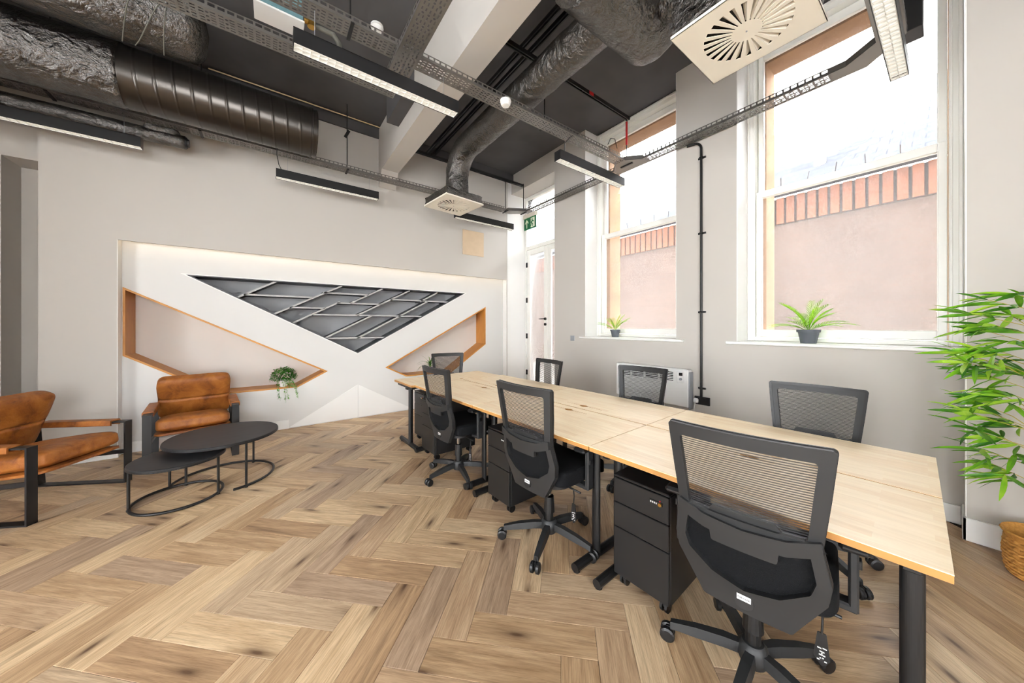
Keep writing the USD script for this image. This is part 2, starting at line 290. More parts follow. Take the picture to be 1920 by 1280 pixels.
# the walls behind and left of the camera have tall street windows of their own
def open_wall(name, fixed, lo, hi, wins, along_x, n0):
    def B(a, b, z0, z1, d0=-.2, d1=0.0): return bx(a, b, fixed + d0, fixed + d1, z0, z1) if along_x else bx(fixed + d0, fixed + d1, a, b, z0, z1)
    e = [lo] + [q for w_ in wins for q in w_] + [hi]
    struct(name, cat(*[B(e[i], e[i + 1], 0, ZC) for i in range(0, len(e), 2)], *[B(a, b, z0, z1) for a, b in wins for z0, z1 in ((0, .5), (3.2, ZC))]), 'wall_paint')
    for i, (a, b) in enumerate(wins):
        w_ = thing(f'window_{n0 + i}', kind='structure'); F = lambda p, q, z0, z1: B(p, q, z0, z1, -.18, -.1)
        obj('frame', cat(F(a, a + .07, .5, 3.2), F(b - .07, b, .5, 3.2), F(a + .07, b - .07, .5, .58), F(a + .07, b - .07, 3.12, 3.2), F(a + .07, b - .07, 2.0, 2.07)), 'frame_paint', w_)
        obj('pane', B(a + .06, b - .06, .57, 3.13, -.142, -.138), 'glass_clear', w_)
open_wall('wall_front', YB, XL, 4.62, [(-2.4, .2)], True, 3)
open_wall('wall_left', XL, YB - .2, 5.95, [(-3.2, -.8), (-.4, 2.4)], False, 4)
# back wall with its recess and the two niches and the shelf cut out
NL = xz([(228.4, 537.6), (230, 667), (412.6, 739), (557.6, 726.4), (614.7, 695.5)])
NL[0] = (NL[1][0], NL[0][1])
NR = xz([(722.2, 688.7), (761.5, 706.5), (846, 697), (910.4, 645), (910.4, 575.2)])
NR[1] = (NR[1][0], (NR[1][1] + NR[2][1]) / 2); NR[2] = (NR[2][0], NR[1][1]); NL[2] = (NL[2][0], (NL[2][1] + NL[3][1]) / 2); NL[3] = (NL[3][0], NL[2][1])
SH = xz([(345, 513), (670.8, 662.5), (873, 550)]); SH[0] = (SH[0][0], (SH[0][1] + SH[2][1]) / 2); SH[2] = (SH[2][0], SH[0][1])
face = sbox(RX0, 0, RX1, RZ + .05).difference(unary_union([Polygon(NL), Polygon(NR), Polygon(SH)]))
wb = thing('wall_back', kind='structure')
obj('front_face', cat(bx(XL, -2.12, 5.5, 5.95, 0, ZC), bx(-2.12, -1.834, 5.5, 5.82, 3.07, ZC), bx(-2.12, -1.7, 5.82, 5.95, 0, ZC), bx(-1.834, RX0, YF, 5.95, 0, ZC),
    bx(RX0, RX1, YF, YF + .022, RZ, ZC), bx(RX0, RX1, YF + .022, YR + .02, RZ + .045, ZC), bx(RX1 + .019, 4.37, 5.34, 5.95, 0, ZC), bx(RX1 + .002, RX1 + .022, YF, 5.46, 0, ZC), bx(RX0, RX1, 5.9, 5.95, 0, ZC)), 'wall_paint', wb)
obj('recess_return', cat(bx(RX0, RX0 + .005, YF + .001, YR, 0, RZ + .03), bx(RX1 - .004, RX1 + .0015, YF + .001, YR, 0, RZ + .03)), 'reveal_white', wb)
obj('recess_panel', on_y(ext(face, 0, .02), YR), 'panel_white', wb)
led = thing('led_strip', 'slim warm light strip tucked up inside the top of the wall recess', 'light')
obj('strip', bx(RX0 + .02, RX1 - .02, YF + .024, YF + .06, RZ + .036, RZ + .044), 'white_plastic', led)
obj('glow', bx(RX0 + .02, RX1 - .02, YF + .026, YF + .056, RZ + .034, RZ + .036), 'led_glow', led)
# window wall
wr = thing('wall_right', kind='structure')
obj('masonry', cat(bx(XW, 4.62, 3.403, 4.079, 0, ZC), bx(XW, 4.62, 1.352, 1.984, 0, ZC), bx(3.67, 4.62, YB, -.05, 0, ZC),
    bx(XW, 4.62, -.05, 1.352, 0, 1.215), bx(XW, 4.62, 1.984, 3.403, 0, 1.215), bx(XW, 4.34, 4.079, 5.34, 4.07, ZC)), 'wall_paint', wr)
obj('brick_reveal', cat(*[bx(4.36, 4.63, a, b, .9, ZC) for a, b in ((-.06, .03), (1.22, 1.36), (1.97, 2.06), (3.27, 3.41))]), 'brown_stone', wr)
obj('reveal_lining', cat(*[bx(XW + .002, 4.205, a, b, 1.243, ZC) for a, b in ((1.346, 1.352), (3.397, 3.403), (1.984, 1.99))], bx(3.672, 4.205, -.05, -.044, .15, ZC), bx(3.795, 4.27, 5.334, 5.34, 0, ZC), bx(XW + .002, 4.27, 4.079, 4.085, 0, 4.07)), 'reveal_white', wr)
obj('stone_lintel', bx(4.36, 4.63, -.06, 3.45, 4.27, ZC), 'brown_stone', wr)
struct('baseboard_right', cat(bx(3.652, 3.67, YB, -.032, 0, .15, .004), bx(3.652, XW, -.05, -.032, 0, .15, .004), bx(3.902, XW, -.03, 4.079, 0, .13, .004)), 'trim_paint')
gx = float(atY(542, 799, YR)[0])
struct('baseboard_back', cat(bx(-1.834, RX0 + .015, YF - .015, YF, 0, .12, .004), bx(RX0, gx, YR - .015, YR, 0, .12, .004), bx(XL, -2.12, 5.485, 5.5, 0, .12, .004)), 'trim_paint')
struct('trim_1', cat(bx(1.335, 1.585, YB, YF, 3.78, ZC), on_x(ext(Polygon([(5.3, 3.56), (5.3, 3.79), (5.12, 3.79), (5.26, 3.56)]), 0, .25), 1.335)), 'wall_paint', label='white ceiling beam running towards the windows end of the back wall')
struct('trim_2', cat(bx(-1.834, 1.335, YF - .03, YF, 4.3, ZC), bx(1.585, XW, YF - .03, YF, 4.3, ZC)), 'ceiling_paint', label='dark band along the top of the back wall')
obj('ceiling_pipe', rod((-.6, 5.2, 4.43), (1.33, 5.2, 4.43), .008), 'pale_pipe', label='thin pale cream coloured pipe under the ceiling along the back wall', cat='pipe')

# sash windows
def window(n, y0, y1):
    w = thing(f'window_{n}', kind='structure'); x = 4.235; z0, z1 = 1.245, ZC
    fr = [bx(x - .03, 4.36, y1 - .075, y1, z0, z1, .004), bx(x - .03, 4.36, y0, y0 + .075, z0, z1, .004), bx(x - .03, 4.36, y0 + .075, y1 - .075, 4.36, z1, .004), bx(x - .03, 4.36, y0 + .075, y1 - .075, z0, 1.285, .004),
          bx(x - .045, x - .03, y1 - .03, y1 - .008, z0, z1, .005), bx(x - .045, x - .03, y0 + .008, y0 + .03, z0, z1, .005), bx(x - .05, x - .03, y0 + .03, y1 - .03, 4.40, 4.43, .005), bx(x - .04, x - .03, y1 - .07, y1 - .055, z0, z1, .003), bx(x - .04, x - .03, y0 + .055, y0 + .07, z0, z1, .003)]
    obj('frame', cat(fr), 'frame_paint', w)
    a, b = y0 + .08, y1 - .08
    def sash(xx, za, zb, top, bot):
        m = [bx(xx, xx + .042, a, a + .05, za, zb, .004), bx(xx, xx + .042, b - .05, b, za, zb, .004), bx(xx, xx + .042, a + .05, b - .05, zb - top, zb, .004), bx(xx, xx + .042, a + .05, b - .05, za, za + bot, .004),
             bx(xx - .006, xx, a + .042, a + .05, za + bot - .008, zb - top + .008, .002), bx(xx - .006, xx, b - .05, b - .042, za + bot - .008, zb - top + .008, .002)]
        obj('sash', cat(m), 'frame_paint', w)
        return xx + .02, a + .045, b - .045, za + bot - .005, zb - top + .005
    up = sash(4.285, 2.79, 4.355, .085, .05); lo = sash(4.225, 1.29, 2.845, .07, .075)
    for (xx, ya, yb, za, zb), g in ((up, 'glass_clear'), (lo, 'glass_film')): obj('pane', bx(xx, xx + .004, ya, yb, za, zb), g, w)
    obj('sill', bx(3.875, 4.23, y0 - .0, y1 + .0, 1.212, 1.243, .006) if False else cat(bx(3.875, XW + .01, y0 - .09, y1 + .09, 1.213, 1.243, .006), bx(XW, 4.23, y0 + .001, y1 - .001, 1.216, 1.243)), 'trim_paint', w)
window(1, -.05, 1.352); window(2, 1.984, 3.403)
d = thing('door_1', kind='structure'); x = 4.27; ya, yb = 4.085, 5.335
obj('frame', cat(bx(x, 4.36, ya, ya + .05, 0, 4.07, .004), bx(x, 4.36, yb - .05, yb, 0, 4.07, .004), bx(x, 4.36, ya + .05, yb - .05, 4.01, 4.07, .004), bx(x, 4.36, ya + .05, yb - .05, 2.975, 3.045, .004), bx(x, 4.36, ya + .05, yb - .05, 0, .06, .004)), 'frame_paint', d)
ym = 4.66
def leafd(a, b):
    obj('leaf', cat(bx(x + .01, x + .055, a, a + .095, .065, 2.97, .004), bx(x + .01, x + .055, b - .095, b, .065, 2.97, .004), bx(x + .01, x + .055, a + .095, b - .095, 2.87, 2.97, .004), bx(x + .01, x + .055, a + .095, b - .095, .065, .3, .004)), 'frame_paint', d)
    obj('pane', bx(x + .03, x + .034, a + .09, b - .09, .29, 2.88), 'glass_film', d)
leafd(ya + .053, ym - .002); leafd(ym + .002, yb - .053)
obj('pane', bx(x + .03, x + .034, ya + .05, yb - .05, 3.04, 4.02), 'glass_clear', d)
for zz in (2.67, 1.94, 1.2, .45): obj('hinge', cat(rod((x - .002, yb - .052, zz - .05), (x - .002, yb - .052, zz + .05), .011, 8), bx(x, x + .012, yb - .08, yb - .03, zz - .05, zz + .05)), 'black_metal', d)
obj('handle', cat(rod((x + .012, ym + .045, 1.545), (x - .012, ym + .045, 1.545), .027, 14), rod((x - .035, ym + .045, 1.545), (x, ym + .045, 1.545), .010), tube([(x - .035, ym + .04, 1.545), (x - .038, ym + .09, 1.545), (x - .036, ym + .17, 1.545)], .009)), 'black_metal', d)
obj('lock', cat(rod((x + .012, ym + .045, 1.44), (x - .015, ym + .045, 1.44), .026, 14), bx(x - .035, x - .01, ym + .04, ym + .05, 1.42, 1.46, .003)), 'black_metal', d)

# across the lane
struct('trim_3', cat(bx(4.3, 4.62, -14, 28, ZC + .15, 13), bx(4.3, 4.62, 7.5, 28, -1, ZC + .15), bx(4.3, 4.62, -14, YB - .2, -1, ZC + .15)), 'brown_stone', label='outside of our own building rising above the windows')
bb = thing('brick_building', 'hazy red brick building with slate roof seen across the lane through the windows', 'building')
obj('wall', bx(9.0, 9.3, -8, 22, -1, 4.0), 'brick', bb)
obj('frieze', bx(9.0, 9.3, -8, 22, 4.0, 4.2), 'brick', bb)
obj('gap_course', bx(8.985, 9.0, -8, 22, 3.62, 4.2), 'dark_gap', bb)
for i in range(110):
    yy = -4 + i * .172; obj('soldier_brick', bx(8.94, 8.99, yy, yy + .128, 3.64, 4.2), 'orange_brick', bb)
rv = [(8.8, 4.28), (13.2, 7.65), (13.2, 7.55), (9.0, 4.24)]
m = ext(Polygon(rv), -8, 22); v = np.array(m.vertices); m.vertices = np.c_[v[:, 0], v[:, 2], v[:, 1]]; m.invert()
obj('roof', m, 'slate', bb)
obj('spike', cat(*[rod((8.95, -7 + .42 * i, 4.38), (8.95 + rng.uniform(-.05, .05), -7 + .42 * i + rng.uniform(-.04, .04), 4.62), .008, 5) for i in range(66)]), 'dark_gap', bb, kind='stuff')
obj('vent_pipe', cat(rod((9.7, 1.75, 4.7), (9.7, 1.75, 5.7), .1), rod((9.7, 1.3, 5.6), (9.7, 2.2, 5.6), .1)), 'white_plastic', bb)
obj('flue', cat(rod((10.2, .9, 5.0), (10.2, .9, 7.4), .05), rod((10.2, 1.5, 5.0), (10.2, 1.5, 6.6), .06)), 'white_plastic', bb)
obj('lane', bx(4.63, 9.0, -12, 26, -.3, -.1), 'ground', label='paved lane between the windows and the brick building', cat='lane', kind='structure')

# ---------------------------------------------------------------- built-ins of the back wall
def niche(pts, name, label):
    t = thing(name, label, 'wall niche'); P = Polygon(pts); P = P if P.exterior.is_ccw else Polygon(pts[::-1])
    inner = P.buffer(-.02, join_style=2, mitre_limit=20); o = list(P.exterior.coords)[:-1]; i = list(inner.exterior.coords)[:-1]
    i = [min(i, key=lambda q: (q[0] - p[0]) ** 2 + (q[1] - p[1]) ** 2) for p in o]
    for k in range(len(o)):
        k2 = (k + 1) % len(o)
        obj('lining_board', on_y(ext(Polygon([o[k], o[k2], i[k2], i[k]]), 0, .335), YR - .004), 'niche_oak', t)
    obj('back_panel', on_y(ext(P, 0, .01), YR + .332), 'niche_back', t)
    return inner
niche(NL, 'wall_niche', 'large oak lined five sided wall niche behind the leather armchairs')
niche(NR, 'wall_niche', 'smaller oak lined wall niche to the right of the dark triangular shelf')
t = thing('triangular_shelf', 'dark grey triangular wall shelf split by pale slanting dividers', 'shelf')
P = Polygon(SH); inn = P.buffer(-.016, join_style=2, mitre_limit=30)
obj('frame', on_y(ext(P.difference(inn), 0, .3), YR - .003), 'shelf_dark', t)
obj('frame_edge', on_y(ext(P.buffer(.008, join_style=2, mitre_limit=30).difference(P.buffer(-.004, join_style=2, mitre_limit=30)), 0, .004), YR - .005), 'trim_paint', t, label='thin white edging strip')
obj('back_panel', on_y(ext(P, 0, .01), YR + .297), 'shelf_back', t)
SEG = [((446.1, 556.4), (516.7, 527.5)), ((460.2, 552), (583.5, 556.7)), ((515.2, 587.9), (639.4, 536.6)), ((546.4, 576.5), (607.2, 577.2)), ((550, 604.7), (635.7, 566.5)), ((635.7, 566.5), (713.8, 571.3)), ((590.9, 589), (789.6, 593.4)),
       ((613, 632.2), (694.8, 593)), ((617.5, 633.8), (719.6, 632.8)), ((672.9, 632.8), (801.3, 565.7)), ((672.9, 589.8), (767.7, 545.3)), ((659.8, 567.2), (716.7, 541.7)), ((735.6, 561.4), (840.6, 565.7)), ((791, 564.3), (820.2, 549)), ((608.7, 548.2), (689, 552.6))]
for a, b in SEG:
    q = np.array(xz([a, b])); q[abs(q[0, 1] - q[1, 1]) < .03] if False else None
    if abs(q[0, 1] - q[1, 1]) < .045: q[:, 1] = q[:, 1].mean()
    dv = (q[1] - q[0]) / np.linalg.norm(q[1] - q[0]); g = LineString([q[0] - .02 * dv, q[1] + .02 * dv]).buffer(.0105, cap_style=2).intersection(inn)
    if g.is_empty: continue
    dvd = obj('divider', on_y(ext(g, 0, .26), YR + .03), 'shelf_dark', t); obj('front_edge', on_y(ext(g.buffer(.0006, join_style=2), 0, .004), YR + .026), 'shelf_edge', dvd, label='pale front edge')
t = thing('wall_cupboard', 'low white triangular cupboard doors flush in the wall under the dark shelf', 'cupboard')
tri = xz([(542, 799), (671, 721), (671, 780.5), (765, 761)]); apx = tri[1]
hl = (apx[0] - tri[0][0]); hr = hl * .98
for pts in ([(apx[0] - hl, .012), (apx[0] - .003, .012), (apx[0] - .003, apx[1])], [(apx[0] + .003, .012), (apx[0] + hr, .012), (apx[0] + .003, apx[1])]):
    obj('door', on_y(ext(Polygon(pts), 0, .02), YR - .007), 'trim_paint', t)
t = thing('access_panel', 'plain square beige access panel high on the back wall', 'wall panel')
pa = xz([(867, 429.5), (906.5, 482)], YF); q = bx(pa[0][0], pa[1][0], YF - .012, YF, pa[1][1], pa[0][1], .003)
obj('board', q, 'beige_board', t)
obj('light_switch', cat(bx(3.909, XW, 3.62, 3.705, 1.165, 1.25, .003), bx(3.905, 3.91, 3.645, 3.68, 1.19, 1.225, .002)), 'grey_plastic', label='small square grey switch plate beside the far window sill', cat='switch')

# heater, socket, conduit
t = thing('panel_heater', 'white electric panel heater on the wall under the middle window', 'heater')
hy0, hy1, hz0, hz1 = 1.79, 2.75, .47, .905
obj('body', bx(3.80, 3.90, hy0, hy1, hz0, hz1, .012), 'white_plastic', t)
obj('side_panel', bx(3.81, 3.895, hy0 - .014, hy0 + .002, hz0 - .02, hz1 - .03, .004), 'grey_plastic', t)
obj('wall_bracket', cat(bx(3.89, XW, hy0 + .15, hy0 + .2, .55, .8), bx(3.89, XW, hy1 - .2, hy1 - .15, .55, .8)), 'grey_plastic', t)
for k in range(6):
    zz = hz1 - .05 - k * .019
    for g in range(4): obj('vent_slot', bx(3.797, 3.801, hy0 + .17 + g * .19, hy0 + .33 + g * .19, zz, zz + .009), 'black_metal', t)
obj('control_panel', bx(3.796, 3.801, hy0 + .05, hy0 + .125, hz1 - .16, hz1 - .03, .002), 'white_plastic', t)
obj('display', bx(3.794, 3.797, hy0 + .06, hy0 + .1, hz1 - .075, hz1 - .042), 'black_metal', t)
obj('knob', rod((3.80, hy0 + .08, hz1 - .115), (3.785, hy0 + .08, hz1 - .115), .015, 16), 'grey_plastic', t)
t = thing('wall_socket', 'black double wall socket at the foot of the black conduit', 'socket')
obj('plate', bx(3.895, XW, 1.605, 1.765, .515, .605, .004), 'black_satin', t)
obj('rocker', bx(3.89, 3.896, 1.64, 1.665, .575, .595), 'black_metal', t); obj('rocker', bx(3.89, 3.896, 1.70, 1.725, .575, .595), 'black_metal', t)
t = thing('heater_plug', 'white plug and lead in the black wall socket', 'plug')
obj('plug_body', bx(3.855, 3.895, 1.712, 1.765, .53, .585, .012), 'white_plastic', t)
obj('lead', tube([(3.86, 1.74, .535), (3.85, 1.745, .48), (3.86, 1.76, .35), (3.885, 1.8, .22), (3.885, 1.95, .2), (3.87, 2.1, .3), (3.86, 2.1, .47)], .004, 6), 'white_plastic', t)
t = thing('wall_conduit', 'black steel conduit pipe running down the pier between the two windows', 'conduit')
obj('pipe', tube([(3.895, 1.69, .6), (3.895, 1.69, 3.4)] + [(3.895, 1.69 + .085 * (1 - math.cos(a)), 3.4 + .085 * math.sin(a)) for a in np.linspace(.1, PI / 2, 7)] + [(3.88, 1.84, 3.485)], .0135, 10), 'black_metal', t)
for zz in (.70, 1.56, 2.45, 3.3): obj('saddle_clip', cat(bx(3.88, XW, 1.672, 1.708, zz - .01, zz + .01, .003), bx(3.905, XW, 1.65, 1.73, zz - .01, zz + .01, .002)), 'black_metal', t)
obj('riser_pipe', rod((3.79, 5.32, .1), (3.79, 5.32, ZC), .011), 'grey_plastic', label='thin grey pipe in the corner between the back wall and the glazed door', cat='pipe')

# ---------------------------------------------------------------- desks: their long axis is turned a little from the window wall
DR = 2.55; dvec = np.array([-math.sin(math.radians(DR)), math.cos(math.radians(DR))]); pvec = np.array([math.cos(math.radians(DR)), math.sin(math.radians(DR))])
D0 = np.array([1.469, -.004]); DZ, DT, DL, DD = .735, .026, 1.208, .612
def at_desk(s, t): p = D0 + s * dvec + t * pvec; return (p[0], p[1], 0)
def desk(loc, rot, label, grommet=True, legs=True, group=None):
    # local: x across (front edge at x=0, back edge at x=DD), y along
    t = thing('desk', label, 'desk', loc, rot)
    top = sbox(0, .003, DD, DL - .003)
    if grommet:
        top = top.difference(unary_union([Point(DD - .085, DL / 2).buffer(.028).union(affinity.scale(Point(DD - .085, DL / 2).buffer(.03), .75, 1.4)), sbox(DD - .088, DL / 2 - .18, DD - .080, DL / 2 + .18)]))
    obj('desk_top', ext(top, DZ - .0035, DZ), 'desk_oak', t)
    obj('top_edge', ext(top.buffer(-.0006, join_style=2), DZ - DT, DZ - .0035), 'desk_edge', t, label='orange brown edge and underside of the top')
    if grommet: obj('joint_strip', bx(DD - .01, DD + .0075, .004, DL - .004, DZ - DT - .004, DZ - DT - .0005), 'desk_edge', t)
    if grommet: obj('cable_tray', bx(DD - .16, DD - .02, .15, DL - .15, DZ - .12, DZ - .115), 'black_metal', t)
    if legs:
        for y in (.075, DL - .075):
            up = affinity.translate(affinity.scale(Point(0, 0).buffer(1, 8), .017, .027), .17, y)
            obj('leg', ext(up, .035, DZ - DT - .03), 'black_metal', t)
            obj('foot', cat(T(tube([(-.03, y, .029), (DD - .05, y, .029)], .0255, 14)), rod((-.012, y, .004), (-.012, y, .01), .02, 10), rod((DD - .1, y, 0), (DD - .1, y, .01), .02, 10)), 'black_metal', t)
            obj('support_arm', bx(.05, DD - .03, y - .02, y + .02, DZ - DT - .035, DZ - DT, .003), 'black_metal', t)
        obj('frame_beam', bx(.35, .41, .09, DL - .09, DZ - DT - .075, DZ - DT - .036, .003), 'black_metal', t)
    return t
fn = ['oak topped desk nearest the camera on the room side of the bench', 'middle oak topped desk on the room side with the office chair turned at it', 'far oak topped desk on the room side next to the end desk']
wn = ['oak topped desk nearest the camera on the window side of the bench', 'middle oak topped desk on the window side in front of the heater', 'far oak topped desk on the window side by the glazed door']
for i in range(3): desk(at_desk(i * DL, 0), DR, fn[i])
for i in range(3): desk(at_desk((i + 1) * DL, DD * 2 + .016), DR + 180, wn[i])
t = thing('desk', 'oak topped desk set across the far end of the bench', 'desk', at_desk(3 * DL + .004, -.045), DR)
EL, ED = 1.235, .545
top = sbox(0, 0, EL, ED).difference(unary_union([Point(EL * .56, .085).buffer(.028), sbox(EL * .56 - .18, .082, EL * .56 + .18, .088)]))
obj('desk_top', ext(top, DZ - .0035, DZ), 'desk_oak', t); obj('top_edge', ext(top.buffer(-.0006, join_style=2), DZ - DT, DZ - .0035), 'desk_edge', t, label='orange brown edge and underside of the top')
for xx in (.045, EL - .06):
    obj('leg', ext(affinity.translate(affinity.scale(Point(0, 0).buffer(1, 8), .027, .017), xx, .13), .035, DZ - DT - .03), 'black_metal', t)
    obj('foot', cat(tube([(xx, -.06, .029), (xx, ED - .12, .029)], .0255, 14), rod((xx, -.03, 0), (xx, -.03, .01), .02, 10), rod((xx, .38, 0), (xx, .38, .01), .02, 10)), 'black_metal', t)
    obj('support_arm', bx(xx - .02, xx + .02, .05, ED - .05, DZ - DT - .035, DZ - DT, .003), 'black_metal', t)
obj('frame_beam', bx(.06, EL - .08, .28, .34, DZ - DT - .075, DZ - DT - .036, .003), 'black_metal', t)

# pedestals (local: front face at x=0 looking to -x, width along y)
def pedestal(loc, rot, label, w=.3, dp=.5, h=.6):
    t = thing('drawer_pedestal', label, 'drawers', loc, rot)
    obj('body', cat(bx(.018, dp, 0, w, .06, h - .014, .004), bx(0, dp + .002, -.002, w + .002, h - .013, h, .004)), 'black_satin', t)
    zs = [(.066, .318), (.323, .450), (.455, h - .018)]
    for k, (a, b) in enumerate(zs[::-1]):
        dr = obj('drawer', bx(0, .02, .002, w - .002, a, b, .003), 'black_satin', t)
        if k == 0:
            lk = obj('combination_lock', bx(-.004, .001, .03, .095, b - .052, b - .032, .001), 'black_metal', dr)
            obj('lock_knob', rod((-.012, .04, b - .042), (0, .04, b - .042), .0085, 12), 'brass', dr); obj('lock_wheels', cat(*[bx(-.006, -.003, .056 + .0095 * q, .0615 + .0095 * q, b - .046, b - .038) for q in range(4)]), 'print_white', dr); obj('lock_dot', rod((-.006, .042, b - .027), (0, .042, b - .027), .003, 8), 'red_paint', dr)
    for cx, cy in ((.05, .04), (.05, w - .04), (dp - .06, .04), (dp - .06, w - .04)):
        obj('castor', cat(rod((cx, cy - .018, .028), (cx, cy - .006, .028), .028, 14), rod((cx, cy + .006, .028), (cx, cy + .018, .028), .028, 14), bx(cx - .018, cx + .012, cy - .006, cy + .006, .028, .06, .002)), 'black_metal', t)
    return t
pedestal((1.512, .80, 0), DR, 'black three drawer pedestal next to the nearest office chair')
pedestal((1.408, 1.945, 0), DR, 'black three drawer pedestal between the two room side office chairs', w=.275)
pedestal((1.352, 3.19, 0), DR, 'black three drawer pedestal beside the farthest room side office chair', w=.31)
pedestal((1.45, 3.72, 0), DR, 'black pedestal half hidden under the end desk behind another pedestal', w=.29)

# ---------------------------------------------------------------- office chairs (local: facing +x, castors on z=0)
def back_x(y, z): return -.185 - .075 * np.clip((z - .42) / .6, 0, 2) ** 1.25 + .55 * y ** 2 + .02 * np.clip(.56 - z, 0, .2) / .2
def bent(poly, t0, t1, size=.035):
    m = ext(poly, 0, 1); v, f = trimesh.remesh.subdivide_to_size(m.vertices * [1, 1, .02], m.faces, size); v = np.array(v); k = v[:, 2] / .02
    return trimesh.Trimesh(np.c_[back_x(v[:, 0], v[:, 1]) + t0 + k * (t1 - t0), v[:, 0], v[:, 1]], f, process=False)
def sheet(poly, t, size=.03):      # one layer of woven cloth stretched in the frame
    m = ext(poly, 0, 1); m = trimesh.Trimesh(m.vertices, m.faces[m.face_normals[:, 2] > .5]); v, f = trimesh.remesh.subdivide_to_size(m.vertices, m.faces, size); v = np.array(v)
    return trimesh.Trimesh(np.c_[back_x(v[:, 0], v[:, 1]) + t, v[:, 0], v[:, 1]], f, process=False)
def rnd(poly, r): return poly.buffer(-r, join_style=2).buffer(r * 2, 6).buffer(-r, 6)
outer = rnd(Polygon([(-.238, 1.03), (.238, 1.03), (.222, .86), (.204, .70), (.226, .585), (.217, .52), (.13, .372), (-.13, .372), (-.217, .52), (-.226, .585), (-.204, .70), (-.222, .86)]), .012)
op_up = rnd(Polygon([(-.196, .985), (.196, .985), (.183, .86), (.170, .72), (-.170, .72), (-.183, .86)]), .012)
op_lo = rnd(Polygon([(-.175, .68), (.175, .68), (.190, .585), (.176, .54), (.1, .482), (0, .458), (-.1, .482), (-.176, .54), (-.190, .585)]), .008)
BACK_FRAME = bent(outer.difference(op_up.union(op_lo)), -.026, .0)
BACK_RIM = bent(outer.buffer(.003).difference(outer.buffer(-.012)), -.004, .004)
MESH_UP = sheet(op_up.buffer(.006), -.006); MESH_LO = bent(op_lo.buffer(.006), .0, .02)
PAD = bent(rnd(Polygon([(-.10, .66), (.10, .66), (.095, .615), (-.095, .615)]), .008), -.036, -.02); PADTOP = bent(rnd(Polygon([(-.12, .70), (.12, .70), (.09, .742), (-.09, .742)]), .012), -.014, .004)
LUMB = bent(rnd(Polygon([(-.205, .735), (-.12, .706), (0, .695), (.12, .706), (.205, .735), (.205, .685), (.12, .655), (0, .644), (-.12, .655), (-.205, .685)]), .006), -.04, -.018)
SEAT = T(sup(.235, .245, .045, .35, .32, 48, 16), (.085, 0, .475))
v = np.array(SEAT.vertices); v[:, 2] -= .05 * np.clip((v[:, 0] - .2) / .12, 0, 1) ** 2; v[:, 2] += .02 * (v[:, 1] / .24) ** 2 * (v[:, 2] > .475); SEAT.vertices = v
SHELL = T(sup(.2, .2, .025, .4, .5, 32, 8), (.05, 0, .425))
TXT = meshkit.text_mesh('network', .007, .0006); TXT.apply_translation((-TXT.bounds[:, 0].mean(), -TXT.bounds[:, 1].mean(), 0))
